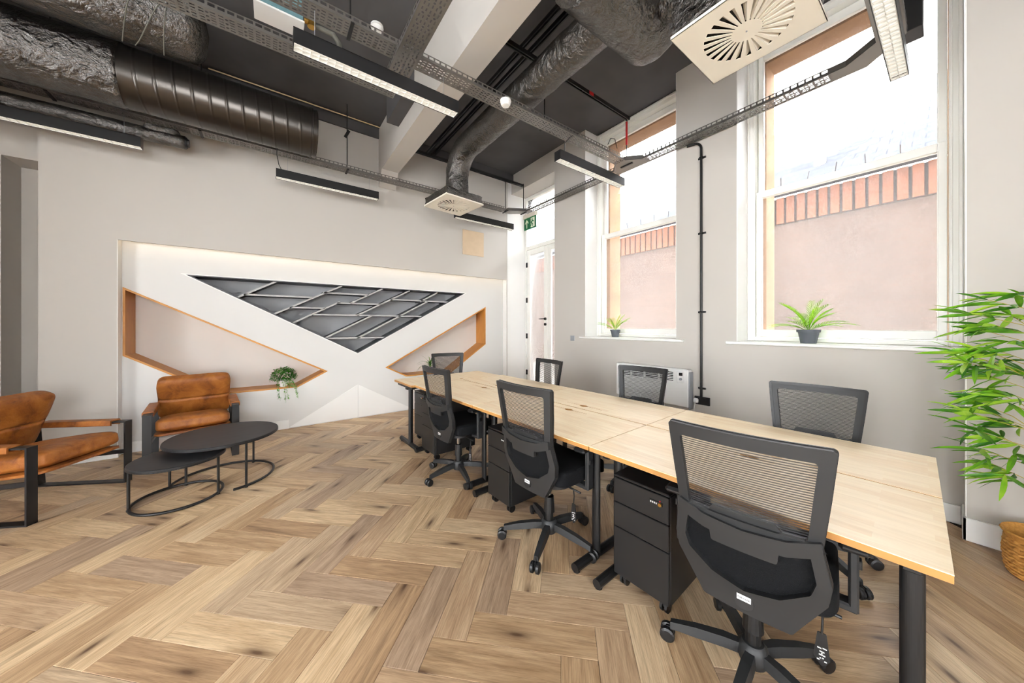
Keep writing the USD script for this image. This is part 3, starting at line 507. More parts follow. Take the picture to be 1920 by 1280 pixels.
def office_chair(loc, rot, label, base=0.0, dz=0.0):
    c = thing('office_chair', label, 'chair', loc, rot); up = lambda m: T(m, (0, 0, dz))
    obj('seat', up(SEAT), 'seat_fabric', c, smooth=50); obj('seat_shell', up(SHELL), 'black_satin', c, smooth=50)
    bf = obj('back_frame', up(BACK_FRAME), 'charcoal_plastic', c, smooth=35); obj('frame_rim', up(BACK_RIM), 'black_satin', bf, smooth=35)
    xb = float(back_x(0, .43)) - .026
    obj('maker_plate', up(bx(xb - .0022, xb + .002, -.021, .021, .42, .44)), 'print_white', bf, label='small pale maker plate')
    obj('maker_lettering', up(T(TXT, (xb - .0026, 0, .448)).copy().apply_transform(np.eye(4)) if False else T(trimesh.Trimesh(np.c_[-TXT.vertices[:, 2], -TXT.vertices[:, 0], TXT.vertices[:, 1]], TXT.faces, process=False), (xb - .0024, 0, .43))), 'black_metal', bf)
    obj('back_mesh', up(MESH_UP), 'mesh_fabric', c); obj('lower_back_mesh', up(MESH_LO), 'seat_fabric', c)
    lm = obj('lumbar_support', up(LUMB), 'charcoal_plastic', c, smooth=35); obj('lumbar_pad', up(cat(PAD, PADTOP)), 'charcoal_plastic', lm, smooth=35)
    obj('back_bracket', up(cat(tube([(-.2, 0, .42), (-.1, 0, .41), (.0, 0, .405)], .03, 10))), 'black_satin', c)
    for s in (-1, 1):
        ar = obj('armrest', up(cat(bx(.02, .075, s * .28 - .013, s * .28 + .013, .42, .652, .006), bx(.02, .075, s * .17, s * .293, .405, .432, .006))), 'charcoal_plastic', c)
        obj('arm_pad', up(bx(-.06, .18, s * .28 - .04, s * .28 + .04, .648, .676, .011)), 'black_satin', ar); obj('arm_button', up(bx(.03, .062, s * .295 - .006, s * .295 + .006, .56, .59, .002)), 'black_metal', ar)
    obj('gas_column', cat(rod((0, 0, .07), (0, 0, .27), .027, 18), lathe([(.036, .19), (.03, .29)], 18)), 'black_metal', c); obj('gas_piston', up(rod((0, 0, .26 - dz), (0, 0, .42), .0145, 14)), 'chrome', c)
    obj('tilt_mechanism', up(bx(-.1, .1, -.07, .07, .378, .412, .012)), 'black_satin', c)
    obj('lever', up(tube([(.0, -.07, .395), (.0, -.2, .39), (.005, -.25, .385)], .006, 8)), 'black_metal', c)
    tg = obj('swing_tag', up(cat(tube([(.0, -.2, .388), (.004, -.202, .35), (.0, -.2, .30)], .0035, 6), ext(rnd(Polygon([(-.012, 0), (.012, 0), (.022, -.09), (.0, -.12), (-.022, -.09)]), .004), 0, .004).apply_transform(trimesh.transformations.rotation_matrix(PI / 2, (1, 0, 0))).apply_transform(trimesh.transformations.rotation_matrix(PI / 2, (0, 0, 1))).apply_translation((0, -.2, .302)))), 'black_satin', c)
    obj('tag_print', up(cat(*[bx(-.0022, 0, -.2 + a - .001, -.2 + b, zz - .0016, zz + .0016) for a, b, zz in ((-.012, -.002, .25), (.002, .012, .247), (-.006, .006, .236), (-.001, .002, .23), (-.008, .008, .224), (-.004, -.001, .214), (.003, .006, .212), (-.012, -.006, .205), (.007, .013, .205))])), 'print_white', tg)
    for k in range(5):
        a = base - math.radians(rot) + k * 2 * PI / 5; ca, sa = math.cos(a), math.sin(a)
        pr = [(.02, .105, .02), (.1, .105, .024), (.2, .092, .021), (.272, .08, .018), (.298, .074, .016)]; pts = []
        for r, zz, hw in pr:
            hh = .02 if r < .25 else .015
            for sg in (-1, 1): pts += [(r, sg * hw, zz - hh), (r, sg * hw * .72, zz + hh * .9)]
        segs = []
        for i in range(4): segs.append(trimesh.convex.convex_hull(np.array(pts[i * 4:i * 4 + 8])))
        R = lambda m: T(m, rz=math.degrees(a))
        ar = obj('base_arm', R(cat(*segs)), 'charcoal_plastic', c)
        cs = obj('castor', R(cat(*[lathe([(.0, -.012), (.022, -.012), (.03, -.007), (.03, .007), (.022, .012), (0, .012)], 18).apply_transform(trimesh.transformations.rotation_matrix(PI / 2, (1, 0, 0))).apply_translation((.31, s * .017, .031)) for s in (-1, 1)])), 'black_satin', c)
        obj('castor_fork', R(cat(rod((.292, 0, .05), (.292, 0, .08), .009, 10), bx(.284, .318, -.0055, .0055, .024, .06, .003))), 'black_metal', cs)
    obj('base_hub', lathe([(.0, .05), (.045, .06), (.056, .09), (.05, .125), (.036, .14), (0, .14)], 20), 'charcoal_plastic', c, smooth=40)
    return c
office_chair((1.552, .478, 0), 9.5, 'black mesh office chair in the foreground with its back to the camera', base=1.97)
office_chair((1.466, 1.577, 0), 4.5, 'black mesh office chair at the middle room side desk', base=1.192, dz=.015)
office_chair((1.418, 2.775, 0), 4.0, 'black mesh office chair farthest along the room side of the bench', base=.759)
def far_chair(uvl, uvr, z, away, label, base, dz):
    l, r = (EYE + ray(*p) * ((z - H) / ray(*p)[2]) for p in (uvl, uvr)); m = (l + r) / 2; d = (r - l)[:2]; f = np.array([d[1], -d[0]]); f /= np.linalg.norm(f)   # facing the camera side
    p = m[:2] + away * f
    return office_chair((p[0], p[1], 0), math.degrees(math.atan2(f[1], f[0])), label, base, dz)
far_chair((1439, 713), (1635, 733), 1.012, .245, 'black mesh office chair on the window side under the nearest window', .3, -.018)
far_chair((1161, 683.5), (1253, 692), 1.012, .245, 'black mesh office chair in front of the white panel heater', .7, -.018)
far_chair((1004, 670.5), (1059, 678), .998, .245, 'black mesh office chair in front of the glazed door', .1, -.032)
far_chair((809, 663), (868, 661), 1.0, .245, 'black mesh office chair at the far end desk by the right wall niche', .5, -.03)

# ---------------------------------------------------------------- lounge corner
def armchair(loc, rot, label):
    c = thing('armchair', label, 'armchair', loc, rot)      # local: facing +x
    for s in (-1, 1):
        y0, y1 = s * .324 - .03, s * .324 + .03
        prof = Polygon([(.36, 0), (.36, .55), (-.37, .55), (-.33, 0)]); ring = prof.difference(prof.buffer(-.012, join_style=2))
        m = ext(ring, y0, y1); v = np.array(m.vertices); m.vertices = np.c_[v[:, 0], v[:, 2], v[:, 1]]; m.invert()
        fr = obj('side_frame', m, 'black_satin', c)
        obj('seat_rail', bx(-.3, .35, y0 + .04 if s < 0 else y0, y1 if s < 0 else y1 - .04, .265, .30, .003).apply_transform(trimesh.transformations.rotation_matrix(math.radians(-5), (0, 1, 0), (.35, 0, .29))), 'black_satin', fr)
        w = ext(rnd(sbox(y0 - .012, .512, y1 + .012, .562), .01).difference(sbox(y0 - .001, .5, y1 + .001, .551)), -.3, .255); v = np.array(w.vertices); w.vertices = np.c_[v[:, 2], v[:, 0], v[:, 1]]
        obj('arm_wrap', w, 'leather', c, label='leather wrap on the arm')
    def cushion(ax, ay, az, seam, n=7.0):
        q, f = trimesh.remesh.subdivide_to_size(*[getattr(trimesh.creation.box((2, 2, 2)), k) for k in ('vertices', 'faces')], .085); q = np.array(q)
        q = q / ((np.abs(q) ** n).sum(1) ** (1 / n))[:, None]; x, y = q[:, 0], q[:, 1]
        pf = .62 + .48 * np.sqrt(np.clip((1 - x ** 4) * (1 - y ** 4), 0, 1)); v = q * [ax, ay, az]; v[:, 2] *= pf
        v[:, 0] *= 1 - .035 * (1 - y ** 2) * np.abs(x); v[:, 1] *= 1 - .03 * (1 - x ** 2) * np.abs(y)
        if seam: v[:, 2] -= np.sign(v[:, 2]) * .016 * np.exp(-(v[:, 0] / .012) ** 2) * (np.abs(q[:, 2]) > .8)
        nz = meshkit.fbm(v * 9, 3, 5) - .5; v += (v / (np.linalg.norm(v, axis=1, keepdims=True) + 1e-9)) * nz[:, None] * .014
        return trimesh.Trimesh(v, f, process=False)
    st = obj('seat_cushion', T(cushion(.315, .285, .07, False), (.06, 0, .392), ry=-7), 'leather', c, smooth=60)
    obj('seat_sling', T(sup(.32, .288, .02, .5, .25, 48, 10), (.055, 0, .303), ry=-7), 'leather', c, smooth=60)
    obj('back_cushion', T(cushion(.262, .31, .07, True), (-.29, 0, .605), ry=-68), 'leather', c, smooth=60)
    obj('back_rail', cat(rod((-.31, -.3, .34), (-.31, .3, .34), .012, 8), rod((-.35, -.3, .5), (-.35, .3, .5), .012, 8)), 'black_satin', c)
    return c
armchair((-.68, 4.957, 0), -83.2, 'tan leather armchair with black frame standing against the back wall niche')
armchair((-1.515, 4.326, 0), -29.7, 'tan leather armchair with black frame cut off by the left edge of the photo')
def coffee_table(x, y, R, z, rr, legs, a0, a1, label):
    t = thing('coffee_table', label, 'table', (x, y, 0))
    obj('table_top', lathe([(0, z - .022), (R - .008, z - .022), (R, z - .017), (R, z - .004), (R - .006, z), (0, z)], 72), 'black_wood', t, smooth=30)
    obj('rim', lathe([(R + .002, z - .024), (R + .002, z - .012), (R - .02, z - .012), (R - .02, z - .024), (R + .002, z - .024)], 72), 'black_metal', t)
    full = a1 - a0 >= 359; n = 60
    p = [(rr * math.cos(a), rr * math.sin(a), .0155) for a in np.radians(np.linspace(a0, a1, n, endpoint=not full))]
    obj('base_ring', tube(p, .0105, 10, closed=full), 'black_metal', t, smooth=40)
    for a in legs:
        ca, sa = math.cos(math.radians(a)), math.sin(math.radians(a))
        obj('leg', rod((rr * ca, rr * sa, .015), (rr * ca, rr * sa, z - .02), .0095, 10), 'black_metal', t)
        obj('glide', rod((rr * ca, rr * sa, 0), (rr * ca, rr * sa, .012), .013, 10), 'black_metal', t)
    return t
coffee_table(-.35, 3.978, .40, .415, .365, (-62, 57, 172), -76, 172, 'larger round black nesting coffee table with an open base ring')
coffee_table(-.608, 3.748, .285, .345, .268, (190, -22, 90), 0, 360, 'smaller round black nesting coffee table tucked under the larger one')

# ---------------------------------------------------------------- plants
def blade(L, W, up, bend, rz, org, n=6, roll=0.0, fold=.25):
    s = np.linspace(0, 1, n + 1); w = W * np.sin(PI * np.clip(s * .92 + .06, 0, 1)) ** .8; w[-1] = W * .02
    ang = up - bend * s; ds = L / n; x = np.r_[0, np.cumsum(np.cos(ang[:-1]) * ds)]; z = np.r_[0, np.cumsum(np.sin(ang[:-1]) * ds)]
    V = np.vstack([np.c_[x, w, z + fold * w], np.c_[x, 0 * w, z], np.c_[x, -w, z + fold * w]]); m = n + 1; F = []
    for i in range(n): F += [(m + i, m + i + 1, i + 1), (m + i, i + 1, i), (2 * m + i, 2 * m + i + 1, m + i + 1), (2 * m + i, m + i + 1, m + i)]
    t = trimesh.Trimesh(V, F, process=False)
    if roll: t.apply_transform(trimesh.transformations.rotation_matrix(roll, (1, 0, 0)))
    t.apply_transform(trimesh.transformations.rotation_matrix(rz, (0, 0, 1))); t.apply_translation(org); return t
def fern(loc, s, label, seed, nf, side=1.0):
    r = random.Random(seed); t = thing('potted_fern', label, 'plant', loc)
    obj('pot', lathe([(0, 0), (.047 * s, 0), (.062 * s, .085 * s), (.07 * s, .085 * s), (.072 * s, .105 * s), (.064 * s, .105 * s), (.058 * s, .09 * s), (0, .088 * s)], 28), 'pot_grey', t, smooth=30)
    obj('soil', lathe([(0, .094 * s), (.061 * s, .092 * s)], 20), 'soil', t)
    for k in range(nf):
        rz = 2 * PI * k / nf + r.uniform(-.2, .2); up = r.uniform(.55, 1.4); bend = r.uniform(.5, 1.0); L = r.uniform(.17, .25) * s * 1.15; ms = []
        n = 13; ds = L / n; p = np.array([0, 0]); ang = up; st = [(0, 0, .09 * s)]
        for i in range(n):
            p = p + ds * np.array([math.cos(ang), math.sin(ang)]); ang -= bend / n; o = (p[0] * math.cos(rz), p[0] * math.sin(rz), .09 * s + p[1]); st.append(o)
            if i > 1:
                ll = .05 * s * math.sin(PI * (i + 1) / (n + 2)) + .01
                for sd in (-1, 1): ms.append(blade(ll, .003 * s, ang * .8 + .25, .5, rz + sd * .75, o, 3))
        obj('frond', cat(tube(st, .0016 * s, 4), *ms), 'fern_green', t)
fern((4.0, .80, 1.243), 1.2, 'bright green potted fern in a grey pot on the nearest window sill', 3, 22)
fern((4.03, 2.93, 1.243), 1.0, 'small bright green plant in a grey pot on the middle window sill', 8, 12)
def trailing(loc, label):
    r = random.Random(12); t = thing('trailing_plant', label, 'plant', loc)
    obj('pot', lathe([(0, 0), (.04, 0), (.052, .09), (.05, .092), (.045, .085), (0, .08)], 22), 'white_plastic', t, smooth=30)
    ms = []; pale = []
    for k in range(900):
        a, b = r.uniform(0, 2 * PI), math.asin(r.uniform(-.25, 1)); q = np.array([math.cos(a) * math.cos(b), math.sin(a) * math.cos(b), math.sin(b)]) * r.uniform(.7, 1.0) * np.array([.15, .09, .15]) + [0, 0, .12]
        ms.append(blade(r.uniform(.018, .03), .0095, r.uniform(-.6, .9), .6, a + r.uniform(-.8, .8), q, 2))
    obj('foliage', cat(*ms), 'vine_green', t, kind='stuff')
    for k in range(11):
        a = r.uniform(-2.5, .2) if k < 9 else r.uniform(-.4, .2); L = r.uniform(.06, .22); x0, y0 = .1 * math.cos(a), -.075 - r.uniform(0, .03); pts = [(x0 * .5, -.05, .12), (x0, y0, .08), (x0 * 1.2 + .02, y0 - .035, 0)]
        if L > .14: pts += [(x0 * 1.25 + .03, y0 - .045, -L * .5), (x0 * 1.3 + .04, y0 - .04, -L)]
        vm = [tube(pts, .0012, 4)]; pp = np.array(pts)
        for i in range(26):
            f = r.uniform(0, len(pp) - 1.001); j = int(f); o = pp[j] + (pp[j + 1] - pp[j]) * (f - j); vm.append(blade(r.uniform(.016, .026), .009, r.uniform(-.9, .5), .5, r.uniform(0, 2 * PI), o, 2))
        obj('vine', cat(*vm), 'vine_green' if k % 2 else 'vine_pale', t)
trailing((.13, 5.50, NL[2][1] + .0205), 'bushy trailing plant spilling over the edge of the large oak lined niche')
t = thing('spider_plant', 'dark green spiky plant in the smaller oak lined niche behind the end chair', 'plant', (2.28, 5.56, NR[1][1] + .0205)); r = random.Random(5)
obj('pot', lathe([(0, 0), (.045, 0), (.058, .09), (0, .085)], 20), 'pot_grey', t)
for k in range(34): obj('leaf', blade(r.uniform(.2, .34), .006, r.uniform(.5, 1.35), r.uniform(.9, 2.0), r.uniform(-PI - .2, .2), (0, 0, .09), 8), 'bamboo_dark' if k % 3 else 'bamboo_leaf', t)
BX, BY = 3.40, -.30
t = thing('bamboo_plant', 'tall artificial bamboo in a woven basket at the right edge by the window', 'plant', (BX, BY, 0)); r = random.Random(21)
def canes(k): a = -1.9 + k * .38; return np.array([.05 * math.cos(a), .05 * math.sin(a), 0]), np.array([.1 * math.cos(a) - .02, .2 * math.sin(a) - .04, 1.75])
for k in range(6):
    a, b = canes(k); obj('cane', tube([a + (b - a) * s + np.array([0, 0, .12]) * (s == 0) for s in np.linspace(0, 1, 6)], np.linspace(.011, .005, 6), 8), 'twig', t)
EYEL = np.array([0 - BX, 0 - BY, H]); tips = []
for (u, v, dep) in [(1852, 562, .0), (1868, 610, -.05), (1822, 588, .05), (1832, 616, .1), (1836, 655, .0), (1808, 662, .03), (1815, 680, -.04), (1870, 690, -.08), (1858, 705, .1), (1890, 640, -.1), (1868, 745, .02), (1826, 752, .06), (1822, 775, 0), (1830, 806, .03), (1840, 842, .0), (1862, 870, .05), (1884, 890, -.02),
                    (1895, 590, .05), (1900, 740, -.08), (1892, 790, .02), (1880, 820, .08), (1905, 850, 0), (1908, 550, .02), (1850, 730, -.05), (1880, 660, .12), (1862, 775, .1), (1903, 690, .1)]:
    d = ray(u, v); z = np.array([BX, BY, 0]) @ fw + dep - .02; tips.append(EYE + d * z - np.array([BX, BY, 0]))
for k in range(16):
    a = r.uniform(-2.7, -1.3); tips.append(np.array([r.uniform(.1, .34) * math.cos(a), r.uniform(.1, .34) * math.sin(a), r.uniform(.6, 1.85)]))
nl = 0; extra = []
for k, tip in enumerate(tips):
    a, b = canes(k % 6); f = np.clip((tip[2] - .22) / 1.75, .08, .95); root = a + (b - a) * f; mid = (root + tip) / 2 + np.array([0, 0, .03])
    obj('twig', tube([root, mid, tip], [.003, .0022, .0014], 5), 'twig', t)
    out = tip - root; az = math.atan2(out[1], out[0])
    for q in range(9):
        nl += 1; sx = 1.0 if q < 3 else r.uniform(.45, 1.0); o = mid + (tip - mid) * sx
        w = r.choice(['bamboo_leaf', 'bamboo_leaf', 'bamboo_dark', 'bamboo_lime'])
        bl = blade(r.uniform(.13, .21), r.uniform(.009, .0125), r.uniform(-.6, .6), r.uniform(.1, .7), (az if k < 27 else -1.9) + r.uniform(-1.1, 1.1), o, 5, roll=r.uniform(-1.3, 1.3), fold=.25)
        if nl <= 298: obj('leaf', bl, w, t)
        else: extra.append(bl)
obj('foliage', cat(*extra), 'bamboo_leaf', t, kind='stuff')
BP = [(.0, .0), (.105, .0), (.122, .04), (.13, .13), (.124, .2), (.13, .22), (.145, .245), (.141, .252), (.124, .232), (.117, .2), (.12, .12), (0, .115)]
obj('basket', lathe(BP, 40), 'wicker', t, smooth=30)
for k in range(11):
    zz = .015 + k * .0185; q0 = float(np.interp(zz, [0, .04, .13, .2, .22], [.105, .122, .13, .124, .13])) + .002
    obj('weave_band', tube([((q0 + .0025 * math.sin(20 * a + PI * (k % 2))) * math.cos(a), (q0 + .0025 * math.sin(20 * a + PI * (k % 2))) * math.sin(a), zz + .002 * math.sin(20 * a)) for a in np.linspace(0, 2 * PI, 80, endpoint=False)], .0085, 6, closed=True), 'wicker', t)
obj('soil', lathe([(0, .17), (.118, .17)], 24), 'soil', t)

# ---------------------------------------------------------------- services under the ceiling
TW = .145
def plate_module(w):
    p = sbox(0, -w / 2, .1, w / 2); h = []
    for q in range(5):
        yy = (q - 2) * w * .17; h += [sbox(.008, yy - .0048, .034, yy + .0048), sbox(.066, yy - .0048, .092, yy + .0048)]
    for yy in (-.25 * w, 0, .25 * w): h.append(Point(.05, yy).buffer(.009, 3))
    return ext(p.difference(unary_union(h)), 0, .0018)
FL = ext(sbox(0, 0, .05, .05).difference(sbox(.007, .022, .043, .042)), 0, .0018)
def tray(loc, rot, L, label, w=TW):
    t = thing('cable_tray', label, 'cable tray', loc, rot); n = int(round(L / .1)); M = plate_module(w)
    obj('base_plate', cat([T(M, (i * .1, 0, 0)) for i in range(n)]), 'tray_metal', t)
    for s in (-1, 1):
        F = FL.copy(); v = np.array(F.vertices); F.vertices = np.c_[v[:, 0], v[:, 2] + (s * w / 2 - .0009), v[:, 1]]
        obj('flange', cat([T(F, (i * .05, 0, 0)) for i in range(2 * n)] + [bx(0, n * .1, s * w / 2 - .006 * (s > 0), s * w / 2 + .006 * (s < 0), .0485, .0515)]), 'tray_metal', t)
    return t
def corner(poly, z, label):
    t = thing('tray_corner', label, 'cable tray'); P = Polygon(poly)
    obj('base_plate', ext(P, z, z + .002), 'tray_metal', t); obj('flange', ext(P.difference(P.buffer(-.003)), z, z + .05), 'tray_metal', t)
TZ = 3.5
tray((-2.6, 4.87, TZ), 0, 6.05, 'black perforated cable tray along the back wall')
tray((-1.6, 2.545, TZ), 0, 5.2, 'black perforated cable tray crossing the middle of the ceiling under the foil branch duct')
tray((3.81, .62, TZ), 90, 1.7, 'black perforated cable tray in front of the nearest window'); tray((3.81, 2.74, TZ), 90, 1.9, 'black perforated cable tray in front of the middle window')
tray((-1.6, 3.0, TZ), 0, 2.5, 'short black perforated cable tray below the rounded foil duct end at upper left')
tray((.83, -1.0, 3.44), 90, 3.74, 'wider cable tray running lengthwise and crossing under the middle tray', w=.16)
tray((.4, .27, TZ + .0), 0, 3.2, 'black cable tray above the lamp at the top right corner')
h_ = TW / 2
corner([(3.45, 4.87 - h_), (3.81 - h_, 4.64), (3.81 + h_, 4.64), (3.81 + h_, 4.7), (3.57, 4.87 + h_), (3.45, 4.87 + h_)], TZ, 'slanting cable tray corner above the exit sign')
corner([(3.6, 2.545 - h_), (3.81 - h_, 2.32), (3.81 + h_, 2.32), (3.81 + h_, 2.74), (3.81 - h_, 2.74), (3.6, 2.545 + h_)], TZ, 'tray junction plate by the red hanger at the middle window')
corner([(3.6, .27 - h_), (3.66, .27 - h_), (3.81 + h_, .42), (3.81 + h_, .62), (3.81 - h_, .62), (3.81 - h_, .52), (3.6, .27 + h_)], TZ, 'tray corner plate in front of the nearest window top')
obj('tray_end_box', bx(3.66, 3.83, .13, .25, TZ + .01, 3.95, .004), 'black_satin', label='black box standing on the tray corner at the top right', cat='box')
# linear lamps
def lamp(x0, x1, y, z, label):
    t = thing('linear_lamp', label, 'lamp', (x0, y, z)); L = x1 - x0
    obj('housing', cat(bx(.003, L - .003, -.045, -.041, 0, .1), bx(.003, L - .003, .041, .045, 0, .1), bx(.003, L - .003, -.045, .045, .096, .1), bx(.003, L - .003, -.041, .041, .03, .034)), 'black_satin', t)
    for a in (0, L - .004): obj('end_cap', bx(a, a + .004, -.0455, .0455, -.0005, .1005, .001), 'black_satin', t)
    n = max(6, int(L / .048)); obj('louvre', cat(bx(.004, L - .004, -.0405, -.037, .002, .024), bx(.004, L - .004, .037, .0405, .002, .024), bx(.004, L - .004, -.0015, .0015, .003, .02), *[bx(.004 + (L - .008) * i / n - .0012, .004 + (L - .008) * i / n + .0012, -.037, .037, .003, .02) for i in range(n + 1)]), 'louvre', t)
    obj('diffuser', bx(.006, L - .006, -.0365, .0365, .024, .028), 'lamp_glow', t)
    for a in (.12, L - .12): obj('suspension_wire', rod((a, 0, .1), (a, 0, TZ - z), .0016, 6), 'grey_plastic', t)
    return t
LZ = 3.2
lamp(.11, 1.27, 2.525, LZ, 'linear lamp hanging under the middle tray at the top centre'); lamp(2.49, 3.64, 2.55, LZ, 'linear lamp hanging by the far edge of the middle window')
lamp(.04, 1.22, 4.87, LZ, 'linear lamp on the back wall side directly above the triangular shelf'); lamp(2.44, 3.62, 4.9, LZ, 'linear lamp above the square beige access panel')
lamp(-2.25, -1.06, 4.89, LZ, 'linear lamp at the far left beside the lagged pipe'); lamp(2.5, 3.67, .235, LZ, 'linear lamp seen from below at the top right corner')
for (xx, yy), nm in (((-2.25, 2.525), 'out of view linear lamp left of the middle row'), ((.1, .235), 'out of view linear lamp overhead'), ((-2.25, .235), 'out of view linear lamp overhead to the left'), ((.1, -2.1), 'out of view linear lamp behind the camera'), ((-2.25, -2.1), 'out of view linear lamp behind the camera at left'), ((2.3, -2.1), 'out of view linear lamp behind the camera at right')): lamp(xx, xx + 1.17, yy, LZ, nm)
# ducts
def duct_mesh(pts, r, foil=.012, seed=0, nper=.03, cap0=False, cap1=False, n=72):
    p = np.asarray(pts, float); d = np.r_[0, np.cumsum(np.linalg.norm(np.diff(p, axis=0), axis=1))]; m = max(4, int(d[-1] / nper)); s = np.linspace(0, d[-1], m); q = np.c_[[np.interp(s, d, p[:, k]) for k in range(3)]].T
    rr = np.full(m, float(r))
    for on, ss in ((cap0, s), (cap1, d[-1] - s)):
        if on: k = np.clip(ss / (.55 * r), 0, 1); rr = rr * (np.sqrt(np.clip(1 - (1 - k) ** 2.6, 0, 1)) * .97 + .03)
    t = tube(q, rr, n); v = np.array(t.vertices); c = np.vstack([np.repeat(q, n, axis=0), q[0], q[-1]]); rad = v - c; L = np.linalg.norm(rad, axis=1, keepdims=True) + 1e-9
    f = meshkit.fbm(v * [7, 7, 7], 4, seed) - .5; f2 = meshkit.noise(v * 26, seed + 3) - .5
    t.vertices = v + rad / L * (f * foil * 2.4 + f2 * foil * .7)[:, None]; return t
t = thing('spiral_duct', 'black spiral wound duct with an open collar end at the upper left', 'duct')
X0, X1, R, nth = -1.06, .365, .25, 96; nx = 230; xs = np.linspace(X0, X1, nx); th = np.arange(nth) * 2 * PI / nth; V = []
for xx in xs:
    ph = ((xx - X0) / .118 - th / (2 * PI)) % 1.0; rg = R + .004 * np.exp(-((ph - .5) / .05) ** 2); V.append(np.c_[np.full(nth, xx), 4.35 + rg * np.cos(th), 3.6 + rg * np.sin(th)])
V = np.vstack(V); F = []
for i in range(nx - 1):
    for j in range(nth): q = (j + 1) % nth; F += [(i * nth + j, (i + 1) * nth + q, i * nth + q), (i * nth + j, (i + 1) * nth + j, (i + 1) * nth + q)]
obj('duct_body', trimesh.Trimesh(V, F, process=False), 'spiral_metal', t, smooth=True)
ry = lambda m, off: T(m, off, ry=90)
obj('end_collar', ry(lathe([(.25, -.02), (.257, -.015), (.257, .0), (.243, .004), (.243, .03), (.247, .032), (.247, .045), (.235, .047), (.225, .02), (.225, -.2)], 64), (X1, 4.35, 3.6)), 'spiral_metal', t, smooth=30)
obj('end_grille', ry(lathe([(0, -.1), (.226, -.1)], 48), (X1, 4.35, 3.6)), 'black_metal', t)
obj('foil_duct', duct_mesh([(-4.4, 4.35, 3.6), (-1.04, 4.35, 3.6)], .256, seed=2), 'foil', label='crinkled black foil lagged duct joining the spiral duct at upper left', cat='duct', smooth=True)
t = thing('foil_duct', 'crinkled black foil duct with a rounded end at the top left corner', 'duct')
obj('duct_body', duct_mesh([(-4.4, 3.86, 3.92), (-.44, 3.86, 3.92)], .25, .016, 5, cap1=True), 'foil', t, smooth=True)
r = random.Random(2)
for k, (xa, xb) in enumerate(((-.78, -.95), (-.62, -.72), (-.60, -.88))): obj('tie_cord', tube([(xa + (xb - xa) * s, 3.86 - .272 * math.cos(a), 3.92 - .272 * math.sin(a)) for s, a in zip(np.linspace(0, 1, 9), np.linspace(-.5, 1.7, 9))], .0035, 6), 'hose_grey', t)
obj('strap', tube([(-1.62, 3.86 - .27 * math.cos(a), 3.92 - .27 * math.sin(a)) for a in np.linspace(-1.2, 2.2, 14)], .02, 8), 'black_metal', t)
t = thing('foil_duct', 'large silvery black foil main duct with a rounded end at the top right', 'duct')
obj('duct_body', duct_mesh([(1.59, 1.41, 3.74), (2.52, 1.41, 3.74)], .25, .012, 9, cap1=True), 'foil', t, smooth=True)
t = thing('foil_duct', 'foil branch duct that runs over the middle tray and turns down to the far diffuser', 'duct')
obj('duct_body', duct_mesh([(2.05, 1.55, 3.74), (2.05, 3.72, 3.74)] + [(2.05, 3.72 + .33 * math.sin(a), 3.74 - .33 * (1 - math.cos(a))) for a in np.linspace(.15, PI / 2, 9)] + [(2.05, 4.05, 3.16)], .152, .008, 13), 'foil', t, smooth=True)
def lagged(y, z, r0, x1, label, lump):
    t = thing('lagged_pipe', label, 'pipe'); obj('lagging', duct_mesh([(-4.4, y, z), (x1, y, z)], r0, .006, 17, n=36), 'foil', t, smooth=True)
    obj('pipe_end', cat(rod((x1 - .02, y, z), (x1 + .03, y, z), r0 * .6, 20), rod((x1 + .0, y, z), (x1 + .012, y, z), r0 * .85, 20)), 'black_metal', t)
    if lump: obj('valve_cover', duct_mesh([(x1 - .32, y - .0, z + .07), (x1 - .04, y - .0, z + .075)], .07, .008, 4, cap0=True, cap1=True, n=36), 'foil', t, smooth=True)
lagged(5.0, 3.41, .068, -.76, 'black lagged pipe with a flanged end beside the far left lamp', True); lagged(5.16, 3.45, .05, -.80, 'thinner black lagged pipe behind the other pipe by the back wall at left', False)
# swirl diffusers
def diffuser(loc, rot, s, bh, label):
    t = thing('ceiling_diffuser', label, 'air diffuser', loc, rot); n = 24; slots = []
    for k in range(n):
        sl = Polygon([(.075, -.003), (.215, -.014), (.217, .014), (.075, .004)]); slots.append(affinity.rotate(sl, 360 / n * k, origin=(0, 0)))
    obj('face_plate', ext(sbox(-s, -s, s, s).difference(unary_union(slots)), 0, .003), 'plate_cream', t); obj('plate_edge', cat(*[T(bx(-s, s, s - .003, s, 0, .02), rz=90 * q) for q in range(4)]), 'plate_cream', t)
    for k in range(n):
        b = trimesh.Trimesh([(.078, -.003, .007), (.216, -.009, .022), (.217, .013, .0005), (.078, .004, .0005), (.078, -.003, .0085), (.216, -.009, .0235), (.217, .013, .002), (.078, .004, .002)], [(0, 2, 1), (0, 3, 2), (4, 5, 6), (4, 6, 7), (0, 1, 5), (0, 5, 4), (1, 2, 6), (1, 6, 5), (2, 3, 7), (2, 7, 6), (3, 0, 4), (3, 4, 7)], process=False)
        obj('vane', T(b, (0, 0, .002), rz=360 / n * k), 'plate_cream', t)
    obj('centre_screw', rod((0, 0, -.003), (0, 0, .001), .005, 10), 'grey_plastic', t)
    obj('dark_inside', bx(-.23, .23, -.23, .23, .03, .034), 'black_metal', t)
    pl = bx(-s + .012, s - .012, -s + .012, s - .012, .021, bh); v, f = trimesh.remesh.subdivide_to_size(pl.vertices, pl.faces, .05); v = np.array(v); v += ((meshkit.noise(v * 14, 6) - .5) * .016)[:, None] * np.sign(v - [0, 0, bh / 2]) * [1, 1, .4]; v[:, 2] = np.maximum(v[:, 2], .0205)
    obj('foil_plenum', trimesh.Trimesh(v, f, process=False), 'foil', t, smooth=40)
    return t
diffuser((2.235, .72, 3.125), 0, .297, .33, 'large cream swirl ceiling diffuser near the camera at the top right')
